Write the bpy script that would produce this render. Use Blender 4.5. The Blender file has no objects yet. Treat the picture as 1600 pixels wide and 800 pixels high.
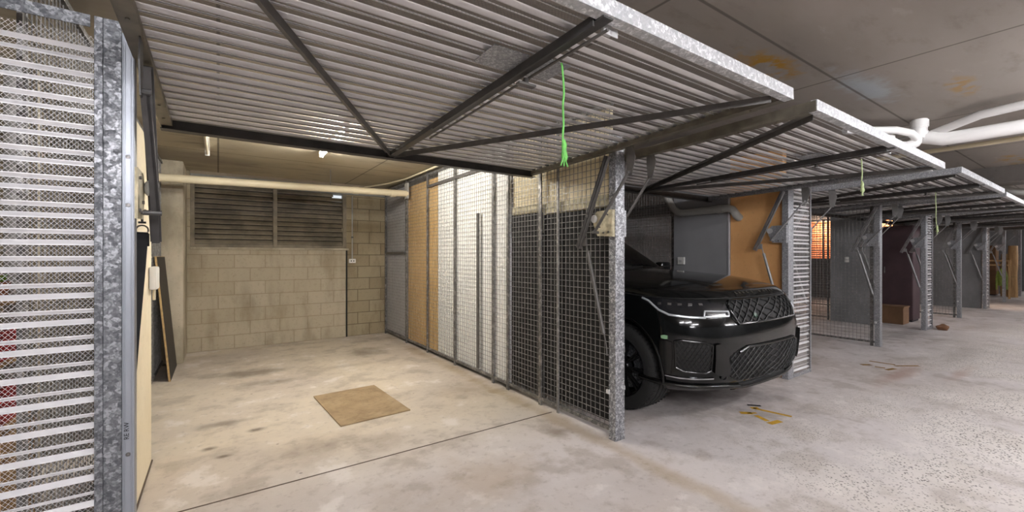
import bpy, bmesh, math, random
from mathutils import Vector, Matrix
random.seed(7)
C = bpy.context.scene.collection
PI = math.pi
# ------------------------------------------------------------------ materials
def L(c):  # sRGB 0-255 to linear
    o = []
    for v in c:
        v /= 255.
        o.append(v/12.92 if v <= .04045 else ((v+.055)/1.055)**2.4)
    return (*o, 1)

class NT:
    """small helper round a material's node tree"""
    def __init__(s, name, rough=.6, metal=0., spec=.5):
        s.m = bpy.data.materials.new(name); s.m.use_nodes = True
        s.t = s.m.node_tree; s.n = s.t.nodes; s.l = s.t.links
        s.b = s.n['Principled BSDF']
        s.b.inputs['Roughness'].default_value = rough
        s.b.inputs['Metallic'].default_value = metal
        s.b.inputs['Specular IOR Level'].default_value = spec
        s.co = s.n.new('ShaderNodeTexCoord').outputs['Object']
    def geo(s):
        s.co = s.n.new('ShaderNodeNewGeometry').outputs['Position']; return s
    def _set(s, sock, v):
        if hasattr(v, 'is_linked') or hasattr(v, 'links'): s.l.new(v, sock)
        else: sock.default_value = v
    def noise(s, scale, detail=4, rough=.55, stretch=None, out='Fac', dist=0.):
        n = s.n.new('ShaderNodeTexNoise'); n.inputs['Scale'].default_value = scale
        n.inputs['Detail'].default_value = detail; n.inputs['Roughness'].default_value = rough
        n.inputs['Distortion'].default_value = dist
        s.l.new(s.map(stretch) if stretch else s.co, n.inputs['Vector']); return n.outputs[out]
    def map(s, sc):
        m = s.n.new('ShaderNodeMapping'); m.inputs['Scale'].default_value = sc
        s.l.new(s.co, m.inputs['Vector']); return m.outputs[0]
    def voro(s, scale, out='Distance', stretch=None):
        n = s.n.new('ShaderNodeTexVoronoi'); n.inputs['Scale'].default_value = scale
        s.l.new(s.map(stretch) if stretch else s.co, n.inputs['Vector']); return n.outputs[out]
    def ramp(s, f, stops):
        r = s.n.new('ShaderNodeValToRGB'); e = r.color_ramp.elements
        while len(e) < len(stops): e.new(.5)
        for i, (p, c) in enumerate(stops):
            e[i].position = p; e[i].color = c if len(c) == 4 else (*c, 1)
        s.l.new(f, r.inputs['Fac']); return r.outputs['Color']
    def rng(s, f, a, b, c=0., d=1.):
        r = s.n.new('ShaderNodeMapRange'); r.interpolation_type = 'SMOOTHSTEP'
        for k, v in zip(('From Min', 'From Max', 'To Min', 'To Max'), (a, b, c, d)): r.inputs[k].default_value = v
        s.l.new(f, r.inputs['Value']); return r.outputs[0]
    def mix(s, f, a, b, mode='MIX'):
        m = s.n.new('ShaderNodeMix'); m.data_type = 'RGBA'; m.blend_type = mode
        s._set(m.inputs[0], f); s._set(m.inputs[6], a); s._set(m.inputs[7], b); return m.outputs[2]
    def math(s, op, a, b=0.):
        m = s.n.new('ShaderNodeMath'); m.operation = op; s._set(m.inputs[0], a); s._set(m.inputs[1], b); return m.outputs[0]
    def xyz(s):
        x = s.n.new('ShaderNodeSeparateXYZ'); s.l.new(s.co, x.inputs[0]); return x.outputs
    def spot(s, x, y, rx, ry, soft=1., warp=None):
        X = s.xyz() if not hasattr(s, '_x') else s._x; s._x = X
        dx = s.math('DIVIDE', s.math('SUBTRACT', X[0], x), rx); dy = s.math('DIVIDE', s.math('SUBTRACT', X[1], y), ry)
        d = s.math('SQRT', s.math('ADD', s.math('MULTIPLY', dx, dx), s.math('MULTIPLY', dy, dy)))
        if warp is not None: d = s.math('ADD', d, s.math('MULTIPLY', s.math('SUBTRACT', warp, .5), 1.6))
        return s.rng(d, 1-soft*.9, 1.0, 1., 0.)
    def line(s, axis, at, w):
        X = s.xyz() if not hasattr(s, '_x') else s._x; s._x = X
        d = s.math('ABSOLUTE', s.math('SUBTRACT', X[axis], at)); return s.rng(d, w*.4, w, 1., 0.)
    def col(s, c): s._set(s.b.inputs['Base Color'], c); return s
    def bump(s, h, strength=.3, dist=.01):
        b = s.n.new('ShaderNodeBump'); b.inputs['Strength'].default_value = strength; b.inputs['Distance'].default_value = dist
        s.l.new(h, b.inputs['Height']); s.l.new(b.outputs[0], s.b.inputs['Normal']); return s
    def rgh(s, v): s._set(s.b.inputs['Roughness'], v); return s

M = {}
def plain(name, c, rough=.6, metal=0., var=.12, scale=8., bump=0.):
    k = NT(name, rough, metal)
    c = L(c); dk = tuple(v*(1-var*2) for v in c[:3]) + (1,)
    f = k.noise(scale, 5)
    k.col(k.mix(k.rng(f, .3, .7), dk, c))
    if bump: k.bump(k.noise(scale*12, 3), bump, .004)
    M[name] = k.m; return k

def galv(name, lo, hi, scale, metal=.55, rough=.5):
    k = NT(name, rough, metal)
    v = k.voro(scale, 'Color'); sep = k.n.new('ShaderNodeSeparateColor'); k.l.new(v, sep.inputs[0])
    v2 = k.voro(scale*2.3, 'Color'); sp2 = k.n.new('ShaderNodeSeparateColor'); k.l.new(v2, sp2.inputs[0])
    f = k.math('ADD', k.math('MULTIPLY', sep.outputs[0], .6), k.math('MULTIPLY', sp2.outputs[1], .4))
    f = k.math('ADD', f, k.math('MULTIPLY', k.math('SUBTRACT', k.noise(3, 4), .5), .5))
    k.col(k.ramp(f, [(.15, L(lo)), (.55, L([(a+b)/2*.92 for a, b in zip(lo, hi)])), (.9, L(hi))]))
    k.rgh(k.rng(f, 0, 1, rough+.1, rough-.12)); M[name] = k.m

galv('galv', (72, 74, 78), (150, 152, 156), 62, .45)
galv('galv_mid', (104, 105, 108), (196, 197, 200), 75, .4)
galv('galv_fine', (128, 129, 132), (186, 187, 190), 120, .35)
galv('galv_bright', (170, 172, 175), (235, 236, 238), 60, .3, .5)
plain('rib', (196, 194, 193), .42, .2, .06, 6.)
galv('wire', (118, 116, 113), (158, 155, 151), 30, .3, .5)
galv('frame', (95, 93, 90), (150, 147, 143), 30, .4, .5)
plain('rib_bright', (214, 213, 214), .42, .15, .04, 6.)
plain('alu', (146, 150, 157), .4, .5, .06, 5)
plain('dark_steel', (98, 95, 92), .45, .2, .14, 14)
plain('oily_steel', (72, 70, 69), .42, .2, .16, 12)
plain('grey_steel', (140, 139, 138), .45, .25, .1, 14)
plain('mid_steel', (118, 112, 100), .5, .4, .18, 10)
plain('rust_plate', (200, 190, 160), .6, .2, .22, 26)
plain('zinc_white', (205, 205, 205), .35, .4, .06, 10)
plain('cream', (214, 198, 160), .7, 0, .07, 2.5)
plain('cream_wall', (240, 226, 192), .7, 0, .06, 2.)
plain('white_board', (244, 243, 240), .6, 0, .02, 2.)
plain('grey_board', (198, 198, 202), .6, 0, .05, 2.)
plain('black_board', (19, 16, 15), .8, 0, .2, 6.)
plain('black_ply', (36, 31, 28), .55, 0, .2, 10.)
plain('ply_edge', (196, 164, 112), .7, 0, .15, 30.)
plain('strap', (22, 22, 24), .7, 0, .1, 60., .2)
plain('black_rubber', (18, 18, 18), .75, 0, .15, 30.)
plain('green_rope', (110, 190, 90), .7, 0, .15, 60., .3)
plain('pale_rope', (188, 205, 150), .7, 0, .15, 60., .3)
plain('pvc_white', (240, 239, 237), .35, 0, .03, 3.)
plain('pvc_cream', (220, 208, 178), .4, 0, .07, 3.)
plain('pvc_grey', (168, 166, 160), .45, 0, .06, 3.)
plain('plastic_white', (225, 223, 218), .4, 0, .03, 4.)
plain('louvre', (150, 140, 122), .6, .1, .25, 4.)
plain('grey_paint', (150, 150, 152), .55, 0, .08, 1.5)
plain('light_trim', (205, 205, 208), .5, .2, .05, 4)
plain('yellow_paint', (206, 160, 40), .7, 0, .16, 24.)
plain('yellow_worn', (150, 112, 40), .75, 0, .25, 24.)
plain('red_plastic', (190, 35, 35), .4, 0, .08, 6.)
plain('brown_card', (128, 96, 68), .8, 0, .1, 6.)
plain('leaf', (120, 165, 40), .6, 0, .2, 20.)
plain('hivis', (150, 170, 80), .7, 0, .15, 12.)
plain('maroon', (78, 58, 62), .6, 0, .12, 3.)
plain('charcoal', (38, 37, 38), .6, 0, .15, 4.)
plain('terracotta_pot', (150, 90, 60), .7, 0, .1, 10.)
plain('stone', (140, 100, 72), .85, 0, .2, 20., .4)
plain('ink', (25, 25, 28), .7, 0, .05, 8.)
plain('joint', (92, 78, 66), .9, 0, .12, 12.)

# timber
def timber(name, a, b, stretch=(2, 2, 22), sc=6):
    k = NT(name, .6)
    f = k.noise(sc, 6, .6, stretch, dist=.6)
    c = k.ramp(f, [(.3, L(a)), (.7, L(b))])
    kn = k.rng(k.voro(7), .04, .09, 1, 0)
    k.col(k.mix(k.math('MULTIPLY', kn, .6), c, L((120, 70, 30)))); M[name] = k.m
timber('pine', (200, 160, 100), (228, 192, 130), (9, 9, 1.2), 3)
timber('timber', (172, 135, 88), (205, 168, 118), (8, 8, 1), 4)
# floor mat board
k = NT('mat_board', .75)
f = k.noise(5, 6, .6); g = k.noise(22, 5, .7)
k.col(k.mix(k.rng(g, .45, .7, 0, .5), k.ramp(f, [(.3, L((134, 112, 84))), (.55, L((160, 138, 106))), (.75, L((172, 152, 122)))]), L((120, 98, 72)))); M['mat_board'] = k.m

# concrete floor
k = NT('floor_concrete', .75).geo()
big = k.noise(.55, 5, .6); mid = k.noise(2.6, 6, .62); fine = k.noise(16, 5, .7); warp = k.noise(3.2, 5, .65)
X = k.xyz(); k._x = X
inbay = k.math('MULTIPLY', k.rng(X[1], 2.2, 3.6), k.rng(X[0], 3.6, 2.2))
base = k.mix(inbay, L((206, 200, 198)), L((204, 193, 176)))
c = k.mix(k.rng(big, .38, .62, 0, .6), base, L((176, 166, 159)))
c = k.mix(k.rng(mid, .50, .64, 0, .5), c, L((150, 139, 127)))
c = k.mix(k.rng(mid, .34, .44, .55, 0), c, L((224, 218, 214)))
c = k.mix(k.rng(fine, .52, .72, 0, .38), c, L((128, 117, 109)))
for (x, y, rx, ry, a, col) in [(.35, 5.9, .55, .28, .62, (92, 78, 60)), (.55, 5.35, .35, .16, .5, (100, 86, 66)), (1.75, 6.3, .4, .4, .55, (104, 88, 66)),
        (.05, 4.25, .35, .10, .6, (96, 82, 66)), (.25, 3.95, .10, .06, .8, (88, 72, 58)), (.55, 3.35, .5, .35, .45, (132, 118, 106)), (1.0, 3.2, .3, .25, .42, (128, 112, 98)),
        (-.05, 3.75, .07, .05, .8, (92, 78, 62)), (.03, 3.55, .06, .04, .8, (92, 78, 62)), (2.1, 3.9, .45, .3, .5, (138, 120, 98)), (1.4, 2.3, .6, .35, .5, (170, 152, 130)),
        (2.35, 2.4, .12, 3.5, .5, (158, 136, 98)), (2.37, 5.5, .15, 2.6, .45, (150, 128, 92)), (.8, 2.2, .25, .5, .4, (152, 136, 116)),
        (2.2, 2.55, .16, .1, .55, (134, 116, 98)), (1.3, 5.6, .5, .15, .4, (132, 116, 92)),
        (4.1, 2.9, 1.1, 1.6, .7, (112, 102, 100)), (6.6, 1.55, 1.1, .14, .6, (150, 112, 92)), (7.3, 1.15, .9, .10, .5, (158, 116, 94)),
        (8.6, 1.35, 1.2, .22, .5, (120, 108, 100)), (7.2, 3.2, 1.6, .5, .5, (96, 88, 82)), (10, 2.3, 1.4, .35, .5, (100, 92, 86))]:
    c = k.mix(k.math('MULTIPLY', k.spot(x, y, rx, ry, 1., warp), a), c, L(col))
# exposed aggregate in the drive aisle
sp = k.rng(k.voro(62), .28, .40, 1, 0); sp2 = k.rng(k.noise(23, 3, .6), .42, .50)
area = k.math('MULTIPLY', k.math('MULTIPLY', k.rng(X[0], 2.0, 3.6), k.rng(X[1], 2.1, .9)), k.rng(k.noise(1.1, 3), .36, .6))
c = k.mix(k.math('MULTIPLY', area, .55), c, L((232, 227, 220)))
c = k.mix(k.math('MULTIPLY', k.math('MULTIPLY', sp, sp2), k.math('MULTIPLY', area, .9)), c, L((58, 50, 46)))
c = k.mix(k.rng(k.voro(3.1), .02, .045, .55, 0), c, L((70, 58, 48)))
k.col(c).bump(k.math('ADD', fine, k.math('MULTIPLY', sp, area)), .25, .006)
k.rgh(k.rng(mid, .3, .7, .6, .82)); M['floor_concrete'] = k.m

# concrete soffit with formwork lines, yellow paint smears and a painted light patch
k = NT('soffit', .85).geo()
big = k.noise(.7, 5, .6, (.5, 1.6, 1)); mid = k.noise(3.5, 6, .65, (.6, 1.6, 1)); warp = k.noise(6, 5, .7)
X = k.xyz(); k._x = X
inb = k.math('MULTIPLY', k.rng(X[1], 2.2, 3.4), k.rng(X[0], 3.2, 2.4))
c = k.mix(inb, L((146, 138, 131)), L((186, 176, 152)))
c = k.mix(k.rng(big, .4, .65, 0, .5), c, L((122, 114, 106)))
c = k.mix(k.rng(mid, .52, .72, 0, .42), c, L((104, 96, 89)))
c = k.mix(k.rng(mid, .28, .4, .35, 0), c, L((172, 164, 156)))
c = k.mix(k.math('MULTIPLY', k.spot(3.9, 1.1, .65, .16, 1., warp), .65), c, L((168, 180, 190)))  # bluish patch of reflected light painted into the soffit colour
for (x, y, rx, ry, a) in [(2.9, 1.33, .45, .15, 1.), (4.4, .7, .42, .1, .6), (8.3, .87, .5, .18, .75)]:
    c = k.mix(k.math('MULTIPLY', k.math('MULTIPLY', k.spot(x, y, rx, ry, .8, warp), k.rng(k.noise(9, 3), .42, .55)), a), c, L((158, 118, 34)))
for ax, at in ((0, 1.77), (0, 3.5), (0, 5.3), (0, 7.1), (1, 1.17), (1, 3.6), (1, -1.3), (1, 6.1), (0, .0)):
    c = k.mix(k.math('MULTIPLY', k.line(ax, at, .012), .7), c, L((70, 62, 56)))
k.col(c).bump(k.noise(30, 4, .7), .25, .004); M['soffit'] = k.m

# block wall, brick texture laid on (x, z) or (y, z)
def blocks(name, c1, c2, mort, dirt, swap=False, stain=.5):
    k = NT(name, .85).geo()
    sx = k.xyz(); cb = k.n.new('ShaderNodeCombineXYZ')
    k.l.new(sx[1 if swap else 0], cb.inputs[0]); k.l.new(sx[2], cb.inputs[1])
    b = k.n.new('ShaderNodeTexBrick'); b.inputs['Scale'].default_value = 1
    b.inputs['Brick Width'].default_value = .4; b.inputs['Row Height'].default_value = .2
    b.inputs['Mortar Size'].default_value = .007; b.inputs['Mortar Smooth'].default_value = .4
    b.inputs['Color1'].default_value = L(c1); b.inputs['Color2'].default_value = L(c2); b.inputs['Mortar'].default_value = L(mort)
    k.l.new(cb.outputs[0], b.inputs['Vector'])
    st = k.noise(2.2, 6, .6, (1.6, 1.6, .5)); g = k.noise(28, 4, .7)
    c = k.mix(k.rng(st, .45, .72, 0, stain), b.outputs['Color'], L(dirt))
    c = k.mix(k.rng(g, .52, .72, 0, .3), c, L(dirt))
    k.col(c)
    h = k.math('SUBTRACT', k.math('MULTIPLY', g, .3), b.outputs['Fac'])
    k.bump(h, .5, .008); M[name] = k.m
blocks('block_wall', (184, 174, 154), (174, 163, 141), (158, 146, 124), (128, 114, 90))
blocks('block_dark', (160, 148, 122), (144, 130, 104), (108, 95, 74), (108, 94, 70), False, .7)
blocks('block_grey', (104, 103, 102), (96, 95, 94), (80, 79, 78), (74, 72, 70), True, .4)
blocks('brick_out', (214, 132, 88), (196, 112, 74), (230, 190, 160), (170, 92, 60), True, .3)

def concrete(name, a, b, pits=True, sc=2.5):
    k = NT(name, .85)
    f = k.noise(sc, 6, .62, (1, 1, .6)); g = k.noise(24, 5, .7)
    c = k.mix(k.rng(f, .35, .65), L(a), L(b))
    c = k.mix(k.rng(g, .55, .75, 0, .35), c, tuple(v*.5 for v in L(a)[:3])+(1,))
    if pits: c = k.mix(k.math('MULTIPLY', k.rng(k.voro(22), .05, .11, 1, 0), k.rng(k.noise(5, 3), .5, .6)), c, L((58, 50, 44)))
    k.col(c).bump(g, .35, .006); M[name] = k.m
concrete('pillar', (158, 149, 130), (194, 184, 164))
concrete('beam_grey', (122, 122, 118), (150, 150, 146), False)
concrete('fin_cream', (222, 208, 176), (238, 226, 200), False, 1.2)
concrete('fin_grey', (116, 116, 117), (138, 138, 139), False, 1.2)
concrete('fin_orange', (222, 164, 104), (234, 182, 122), False, .9)
concrete('beam_dark', (92, 87, 83), (112, 106, 101), False, 1.)
concrete('beam_brown', (134, 122, 106), (156, 143, 126), False, 1.)

# car materials
k = NT('car_paint', .12, 0, .25); k.b.inputs['Base Color'].default_value = (.004, .0045, .0045, 1)
k.b.inputs['Coat Weight'].default_value = .35; k.b.inputs['Coat Roughness'].default_value = .03
k.bump(k.noise(60, 2), .02, .001); M['car_paint'] = k.m
def simple(name, c, rough, metal=0., em=None, st=0., trans=0.):
    k = NT(name, rough, metal); k.col(L(c))
    if em: k.b.inputs['Emission Color'].default_value = L(em); k.b.inputs['Emission Strength'].default_value = st
    if trans: k.b.inputs['Transmission Weight'].default_value = trans
    M[name] = k.m
simple('car_glass', (10, 11, 12), .05)
simple('gloss_black', (9, 9, 9), .2)
simple('satin_black', (9, 9, 9), .45)
simple('void_black', (4, 4, 4), .7)
simple('chrome', (205, 207, 210), .12, 1.)
simple('lamp_clear', (215, 220, 225), .2, .5)
simple('lamp_dark', (26, 27, 30), .12)
simple('reflector', (150, 190, 150), .25, .2)
simple('badge_green', (16, 56, 34), .3)
simple('rim_black', (20, 20, 21), .3, .3)
simple('tube_glow', (255, 250, 240), .5, 0, (252, 247, 238), 130.)
simple('fill_tube', (255, 250, 240), .5, 0, (247, 246, 250), 100.)
simple('tube_dead', (236, 226, 200), .4)
k = NT('tyre', .8); k.col(L((24, 24, 24))); M['tyre'] = k.m

# ------------------------------------------------------------------ mesh helpers
class MB:
    def __init__(s): s.v = []; s.f = []; s.mi = []; s.cur = 0
    def add(s, vs, fs):
        o = len(s.v); s.v += [tuple(p) for p in vs]; s.f += [tuple(i+o for i in q) for q in fs]; s.mi += [s.cur]*len(fs); return s
    def box(s, a, b):
        (x0, y0, z0), (x1, y1, z1) = a, b
        x0, x1 = sorted((x0, x1)); y0, y1 = sorted((y0, y1)); z0, z1 = sorted((z0, z1))
        return s.add([(x0, y0, z0), (x1, y0, z0), (x1, y1, z0), (x0, y1, z0), (x0, y0, z1), (x1, y0, z1), (x1, y1, z1), (x0, y1, z1)],
                     [(3, 2, 1, 0), (4, 5, 6, 7), (0, 1, 5, 4), (1, 2, 6, 5), (2, 3, 7, 6), (3, 0, 4, 7)])
    def cbox(s, a, b, c=.004):  # box with chamfered edges
        bm = bmesh.new(); t = MB().box(a, b)
        vs = [bm.verts.new(p) for p in t.v]
        for q in t.f: bm.faces.new([vs[i] for i in q])
        m = min(abs(a[i]-b[i]) for i in range(3))
        bmesh.ops.bevel(bm, geom=list(bm.edges), offset=min(c, m*.3), segments=2, profile=.6, affect='EDGES')
        bm.verts.index_update()
        s.add([v.co[:] for v in bm.verts], [[v.index for v in f.verts] for f in bm.faces]); bm.free(); return s
    def bar(s, p, q, w, h, up=(0, 0, 1)):
        p = Vector(p); q = Vector(q); d = (q-p).normalized(); u = Vector(up)
        r = d.cross(u)
        if r.length < 1e-5: r = d.cross(Vector((1, 0, 0)))
        r.normalize(); u = r.cross(d); r *= w/2; u *= h/2
        vs = [p-r-u, p+r-u, p+r+u, p-r+u, q-r-u, q+r-u, q+r+u, q-r+u]
        return s.add(vs, [(0, 1, 2, 3), (7, 6, 5, 4), (0, 4, 5, 1), (1, 5, 6, 2), (2, 6, 7, 3), (3, 7, 4, 0)])
    def angle(s, p, q, w, h, t=.004, up=(0, 0, 1), flip=1):  # L section
        p = Vector(p); q = Vector(q); d = (q-p).normalized(); r = d.cross(Vector(up)).normalized()*flip; u = Vector(up)
        s.bar(p, q, w, t, up)
        o = r*(w/2-t/2)-u*(h/2)
        return s.bar(p+o, q+o, t, h, up)
    def tube(s, pts, r, n=10, caps=True):
        pts = [Vector(p) for p in pts]; rs = r if isinstance(r, (list, tuple)) else [r]*len(pts)
        o = len(s.v); ref = None; rings = []
        for i, p in enumerate(pts):
            d = (pts[min(i+1, len(pts)-1)]-pts[max(i-1, 0)]).normalized()
            if ref is None:
                ref = d.orthogonal().normalized()
            ref = (ref-d*ref.dot(d)).normalized(); b = d.cross(ref)
            rings.append([p+(ref*math.cos(2*PI*j/n)+b*math.sin(2*PI*j/n))*rs[i] for j in range(n)])
        vs = [v for g in rings for v in g]; fs = []
        for i in range(len(pts)-1):
            for j in range(n): fs.append((i*n+j, i*n+(j+1) % n, (i+1)*n+(j+1) % n, (i+1)*n+j))
        if caps: fs += [tuple(range(n))[::-1], tuple((len(pts)-1)*n+j for j in range(n))]
        return s.add(vs, fs)
    def lathe(s, prof, c, axis=(1, 0, 0), n=32):
        a = Vector(axis).normalized(); u = a.orthogonal().normalized(); w = a.cross(u); c = Vector(c)
        vs = []; fs = []; m = len(prof)
        for j in range(n):
            e = u*math.cos(2*PI*j/n)+w*math.sin(2*PI*j/n)
            vs += [c+a*h+e*r for h, r in prof]
        for j in range(n):
            k = (j+1) % n
            for i in range(m-1): fs.append((j*m+i, k*m+i, k*m+i+1, j*m+i+1))
        return s.add(vs, fs)
    def prism(s, poly, d):  # poly of 3-D points, pushed along d
        n = len(poly); d = Vector(d); vs = [Vector(p) for p in poly]; vs += [p+d for p in vs]
        fs = [tuple(range(n))[::-1], tuple(range(n, 2*n))]+[(i, (i+1) % n, n+(i+1) % n, n+i) for i in range(n)]
        return s.add(vs, fs)
    def build(s, name, mat, parent=None, smooth=False, bevel=0., mats=None):
        me = bpy.data.meshes.new(name); me.from_pydata(s.v, [], s.f); me.update()
        for m in ([mat] if not mats else mats): me.materials.append(M[m])
        if mats: me.polygons.foreach_set('material_index', s.mi)
        bm = bmesh.new(); bm.from_mesh(me); bmesh.ops.recalc_face_normals(bm, faces=bm.faces); bm.to_mesh(me); bm.free()
        o = bpy.data.objects.new(name, me); C.objects.link(o)
        if parent is not None: o.parent = parent
        if smooth:
            me.polygons.foreach_set('use_smooth', [True]*len(me.polygons))
            try: me.set_sharp_from_angle(angle=math.radians(smooth if smooth is not True else 40))
            except Exception: pass
        if bevel:
            b = o.modifiers.new('bevel', 'BEVEL'); b.width = bevel; b.segments = 2; b.limit_method = 'ANGLE'
        return o
def tag(o, label=None, cat=None, group=None, kind=None):
    for k, v in (('label', label), ('category', cat), ('group', group), ('kind', kind)):
        if v: o[k] = v
    return o
def root(name, loc, label, cat, group=None):
    o = bpy.data.objects.new(name, None); C.objects.link(o); o.location = loc; o.empty_display_size = .1
    return tag(o, label, cat, group)
def struct(name, mb, mat, parent=None, **k):
    o = mb.build(name, mat, parent, **k)
    o['kind'] = 'structure'; return o
def copy_tree(o, parent=None):
    c = o.copy(); C.objects.link(c)
    if parent is not None: c.parent = parent
    for ch in list(o.children): copy_tree(ch, c)
    return c
def arc(c, r, a0, a1, u, w, n=8):
    c = Vector(c); u = Vector(u); w = Vector(w)
    return [c+u*r*math.cos(a0+(a1-a0)*i/n)+w*r*math.sin(a0+(a1-a0)*i/n) for i in range(n+1)]

# ------------------------------------------------------------------ setting
ZC = 2.6; YB = 7.65; YF = 2.18
struct('floor', MB().box((-6, -6, -.2), (26, 8.2, 0)), 'floor_concrete')
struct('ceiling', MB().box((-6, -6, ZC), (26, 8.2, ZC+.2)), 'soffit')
struct('wall_front', MB().box((-6, -6.2, 0), (26, -6, ZC)), 'fin_grey')
struct('wall_left', MB().box((-6.2, -6, 0), (-6, 8.2, ZC)), 'fin_grey')
struct('wall_end', MB().box((26, -6, 0), (26.2, 8.2, ZC)), 'block_grey')
# back wall: block work under and beside the louvred opening
WX0, WX1, WZ = -.33, 1.79, 1.475
w = MB(); w.box((-.5, YB-.03, 0), (WX1+.02, YB+.2, WZ)); w.box((-.5, YB-.03, WZ), (WX0, YB+.2, ZC)); struct('wall_back', w, 'block_wall')
w = MB(); w.box((WX1+.02, YB, 0), (2.5, YB+.2, ZC)); struct('wall_back_right', w, 'block_dark')
struct('wall_back_far', MB().box((2.5, YB, 0), (26, YB+.2, ZC)), 'fin_grey')
w = MB(); w.box((-6, YB, 0), (-.5, YB+.2, ZC)); struct('wall_back_left', w, 'block_dark')
struct('trim_wall_joint', MB().box((WX1+.005, YB-.034, 0), (WX1+.03, YB+.01, WZ+.03)), 'black_rubber')
struct('trim_sill', MB().cbox((WX0, YB-.05, WZ), (WX1+.05, YB+.15, WZ+.035), .006), 'pillar')
struct('beam_back', MB().cbox((WX0, YB-.06, 2.43), (WX1+.8, YB+.2, ZC), .01), 'beam_grey')
struct('trim_beam_shadow_gap', MB().box((WX0, YB-.065, 2.56), (WX1+.8, YB-.05, ZC)), 'beam_brown')
# louvred window
win = tag(bpy.data.objects.new('window_1', None), None, None, None, 'structure'); C.objects.link(win); win.location = (0, 0, 0)
f = MB()
f.cbox((WX0, YB-.02, WZ+.035), (WX0+.05, YB+.08, 2.43)); f.cbox((WX1-.04, YB-.02, WZ+.035), (WX1+.02, YB+.08, 2.43))
f.cbox((.71, YB-.025, WZ+.035), (.765, YB+.08, 2.43)); f.cbox((WX0+.05, YB-.018, WZ+.035), (.71, YB+.08, WZ+.08)); f.cbox((.765, YB-.018, WZ+.035), (WX1-.04, YB+.08, WZ+.08))
struct('window_frame', f, 'louvre', win)
s = MB()
for x0, x1 in ((WX0+.05, .71), (.765, WX1-.04)):
    z = WZ+.085
    while z < 2.40:
        if x0 > .7 and z > 2.3: x1 = 1.60
        s.add([(x0, YB+.0, z), (x1, YB+.0, z), (x1, YB+.045, z+.056), (x0, YB+.045, z+.056), (x0, YB+.0, z+.008), (x1, YB+.0, z+.008), (x1, YB+.045, z+.064), (x0, YB+.045, z+.064)],
              [(0, 1, 2, 3), (7, 6, 5, 4), (0, 4, 5, 1), (2, 6, 7, 3), (0, 3, 7, 4), (1, 5, 6, 2)])
        z += .074
struct('louvre_blades', s, 'louvre', win)
w = MB(); w.box((WX0, YB+.09, WZ), (1.60, YB+.12, 2.45)); w.box((1.60, YB+.09, WZ), (WX1, YB+.12, 2.31)); struct('window_back', w, 'black_ply', win)
# pillar in the back left corner and the thin dividing walls
struct('pillar_corner', MB().cbox((-.62, 6.9, 0), (-.365, YB, ZC), .03), 'pillar', smooth=30)
struct('wall_divider_cream', MB().cbox((-.465, 2.75, .0), (-.37, 3.74, 2.13), .006), 'fin_cream')
d = struct('wall_divider_orange', MB().cbox((5.3, 2.27, 0), (5.4, 2.87, ZC), .004), 'fin_orange')
struct('wall_divider_grey', MB().cbox((5.27, 2.872, 0), (5.4, 3.66, ZC), .004), 'grey_paint')
struct('trim_divider_edge', MB().cbox((5.262, 2.862, 0), (5.28, 2.882, 2.3), .003), 'light_trim')
struct('wall_divider_far', MB().cbox((10.84, 2.9, 0), (10.94, 3.7, ZC), .004), 'fin_grey')
struct('wall_divider_distant', MB().cbox((16.5, 2.27, 0), (16.6, 3.7, ZC), .004), 'fin_grey')
struct('baseboard_left', MB().cbox((-.37, 2.3, 0), (-.362, 3.74, .012), .002), 'joint')
struct('joint_strip', MB().box((-.36, 2.91, 0), (2.43, 2.922, .0012)), 'joint')
# beam across the drive aisle and soffit beyond
struct('beam_aisle', MB().cbox((8.78, -6, 2.37), (9.2, 8.2, ZC+.01), .01), 'beam_dark')

# ------------------------------------------------------------------ ribbed expanded sheet, welded mesh
PER = .097
def rib_sheet(W, Lh, T=lambda u, v, w: (u, v, w), rib_t=.0):
    """corrugated expanded-metal sheet, ribs along u; flats are diamond strands, flanks are solid"""
    m = MB(); v = 0.
    def q(a, b, c, d): m.add([T(*a), T(*b), T(*c), T(*d)], [(0, 1, 2, 3)])
    def strands(v0, v1, w):
        h = v1-v0; cw, chh = .0147, .0175; dx = h*cw/chh; e = .0006
        u = -dx
        while u < W:
            for s in (1, -1):
                a0, a1 = (u, u+dx) if s > 0 else (u+dx, u)
                y0, y1 = v0, v1
                if min(a0, a1) < 0 or max(a0, a1) > W:  # clip to the sheet
                    t0 = 0.; t1 = 1.
                    d = a1-a0
                    ts = sorted([(0-a0)/d, (W-a0)/d]); t0 = max(t0, ts[0]); t1 = min(t1, ts[1])
                    if t1-t0 < .05: continue
                    a0, a1, y0, y1 = a0+d*t0, a0+d*t1, v0+h*t0, v0+h*t1
                q((a0-e, y0, w), (a0+e, y0, w), (a1+e, y1, w), (a1-e, y1, w))
            u += cw
    while v+PER <= Lh+.001:
        m.cur = 1; strands(v, v+.043, 0.); strands(v+.059, v+.084, .013); m.cur = 0
        q((0, v+.043, 0), (W, v+.043, 0), (W, v+.059, .013), (0, v+.059, .013))
        q((0, v+.084, .013), (W, v+.084, .013), (W, v+PER, 0), (0, v+PER, 0))
        for vv, ww in ((v+.043, 0), (v+.059, .013), (v+.084, .013), (v, 0)):   # folded lips
            q((0, vv-.002, ww), (W, vv-.002, ww), (W, vv+.002, ww), (0, vv+.002, ww))
        v += PER
    if Lh-v > .02: m.cur = 1; strands(v, min(Lh, v+.043), 0.); m.cur = 0
    return m
def weld_mesh(x, y0, y1, z0, z1, p=.05, r=.002):
    m = MB(); y = y0
    while y <= y1+1e-4: m.bar((x, y, z0), (x, y, z1), 2*r, 2*r, (1, 0, 0)); y += p
    z = z0
    while z <= z1+1e-4: m.bar((x-.003, y0, z), (x-.003, y1, z), 2*r, 2*r, (1, 0, 0)); z += p
    return m

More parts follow.
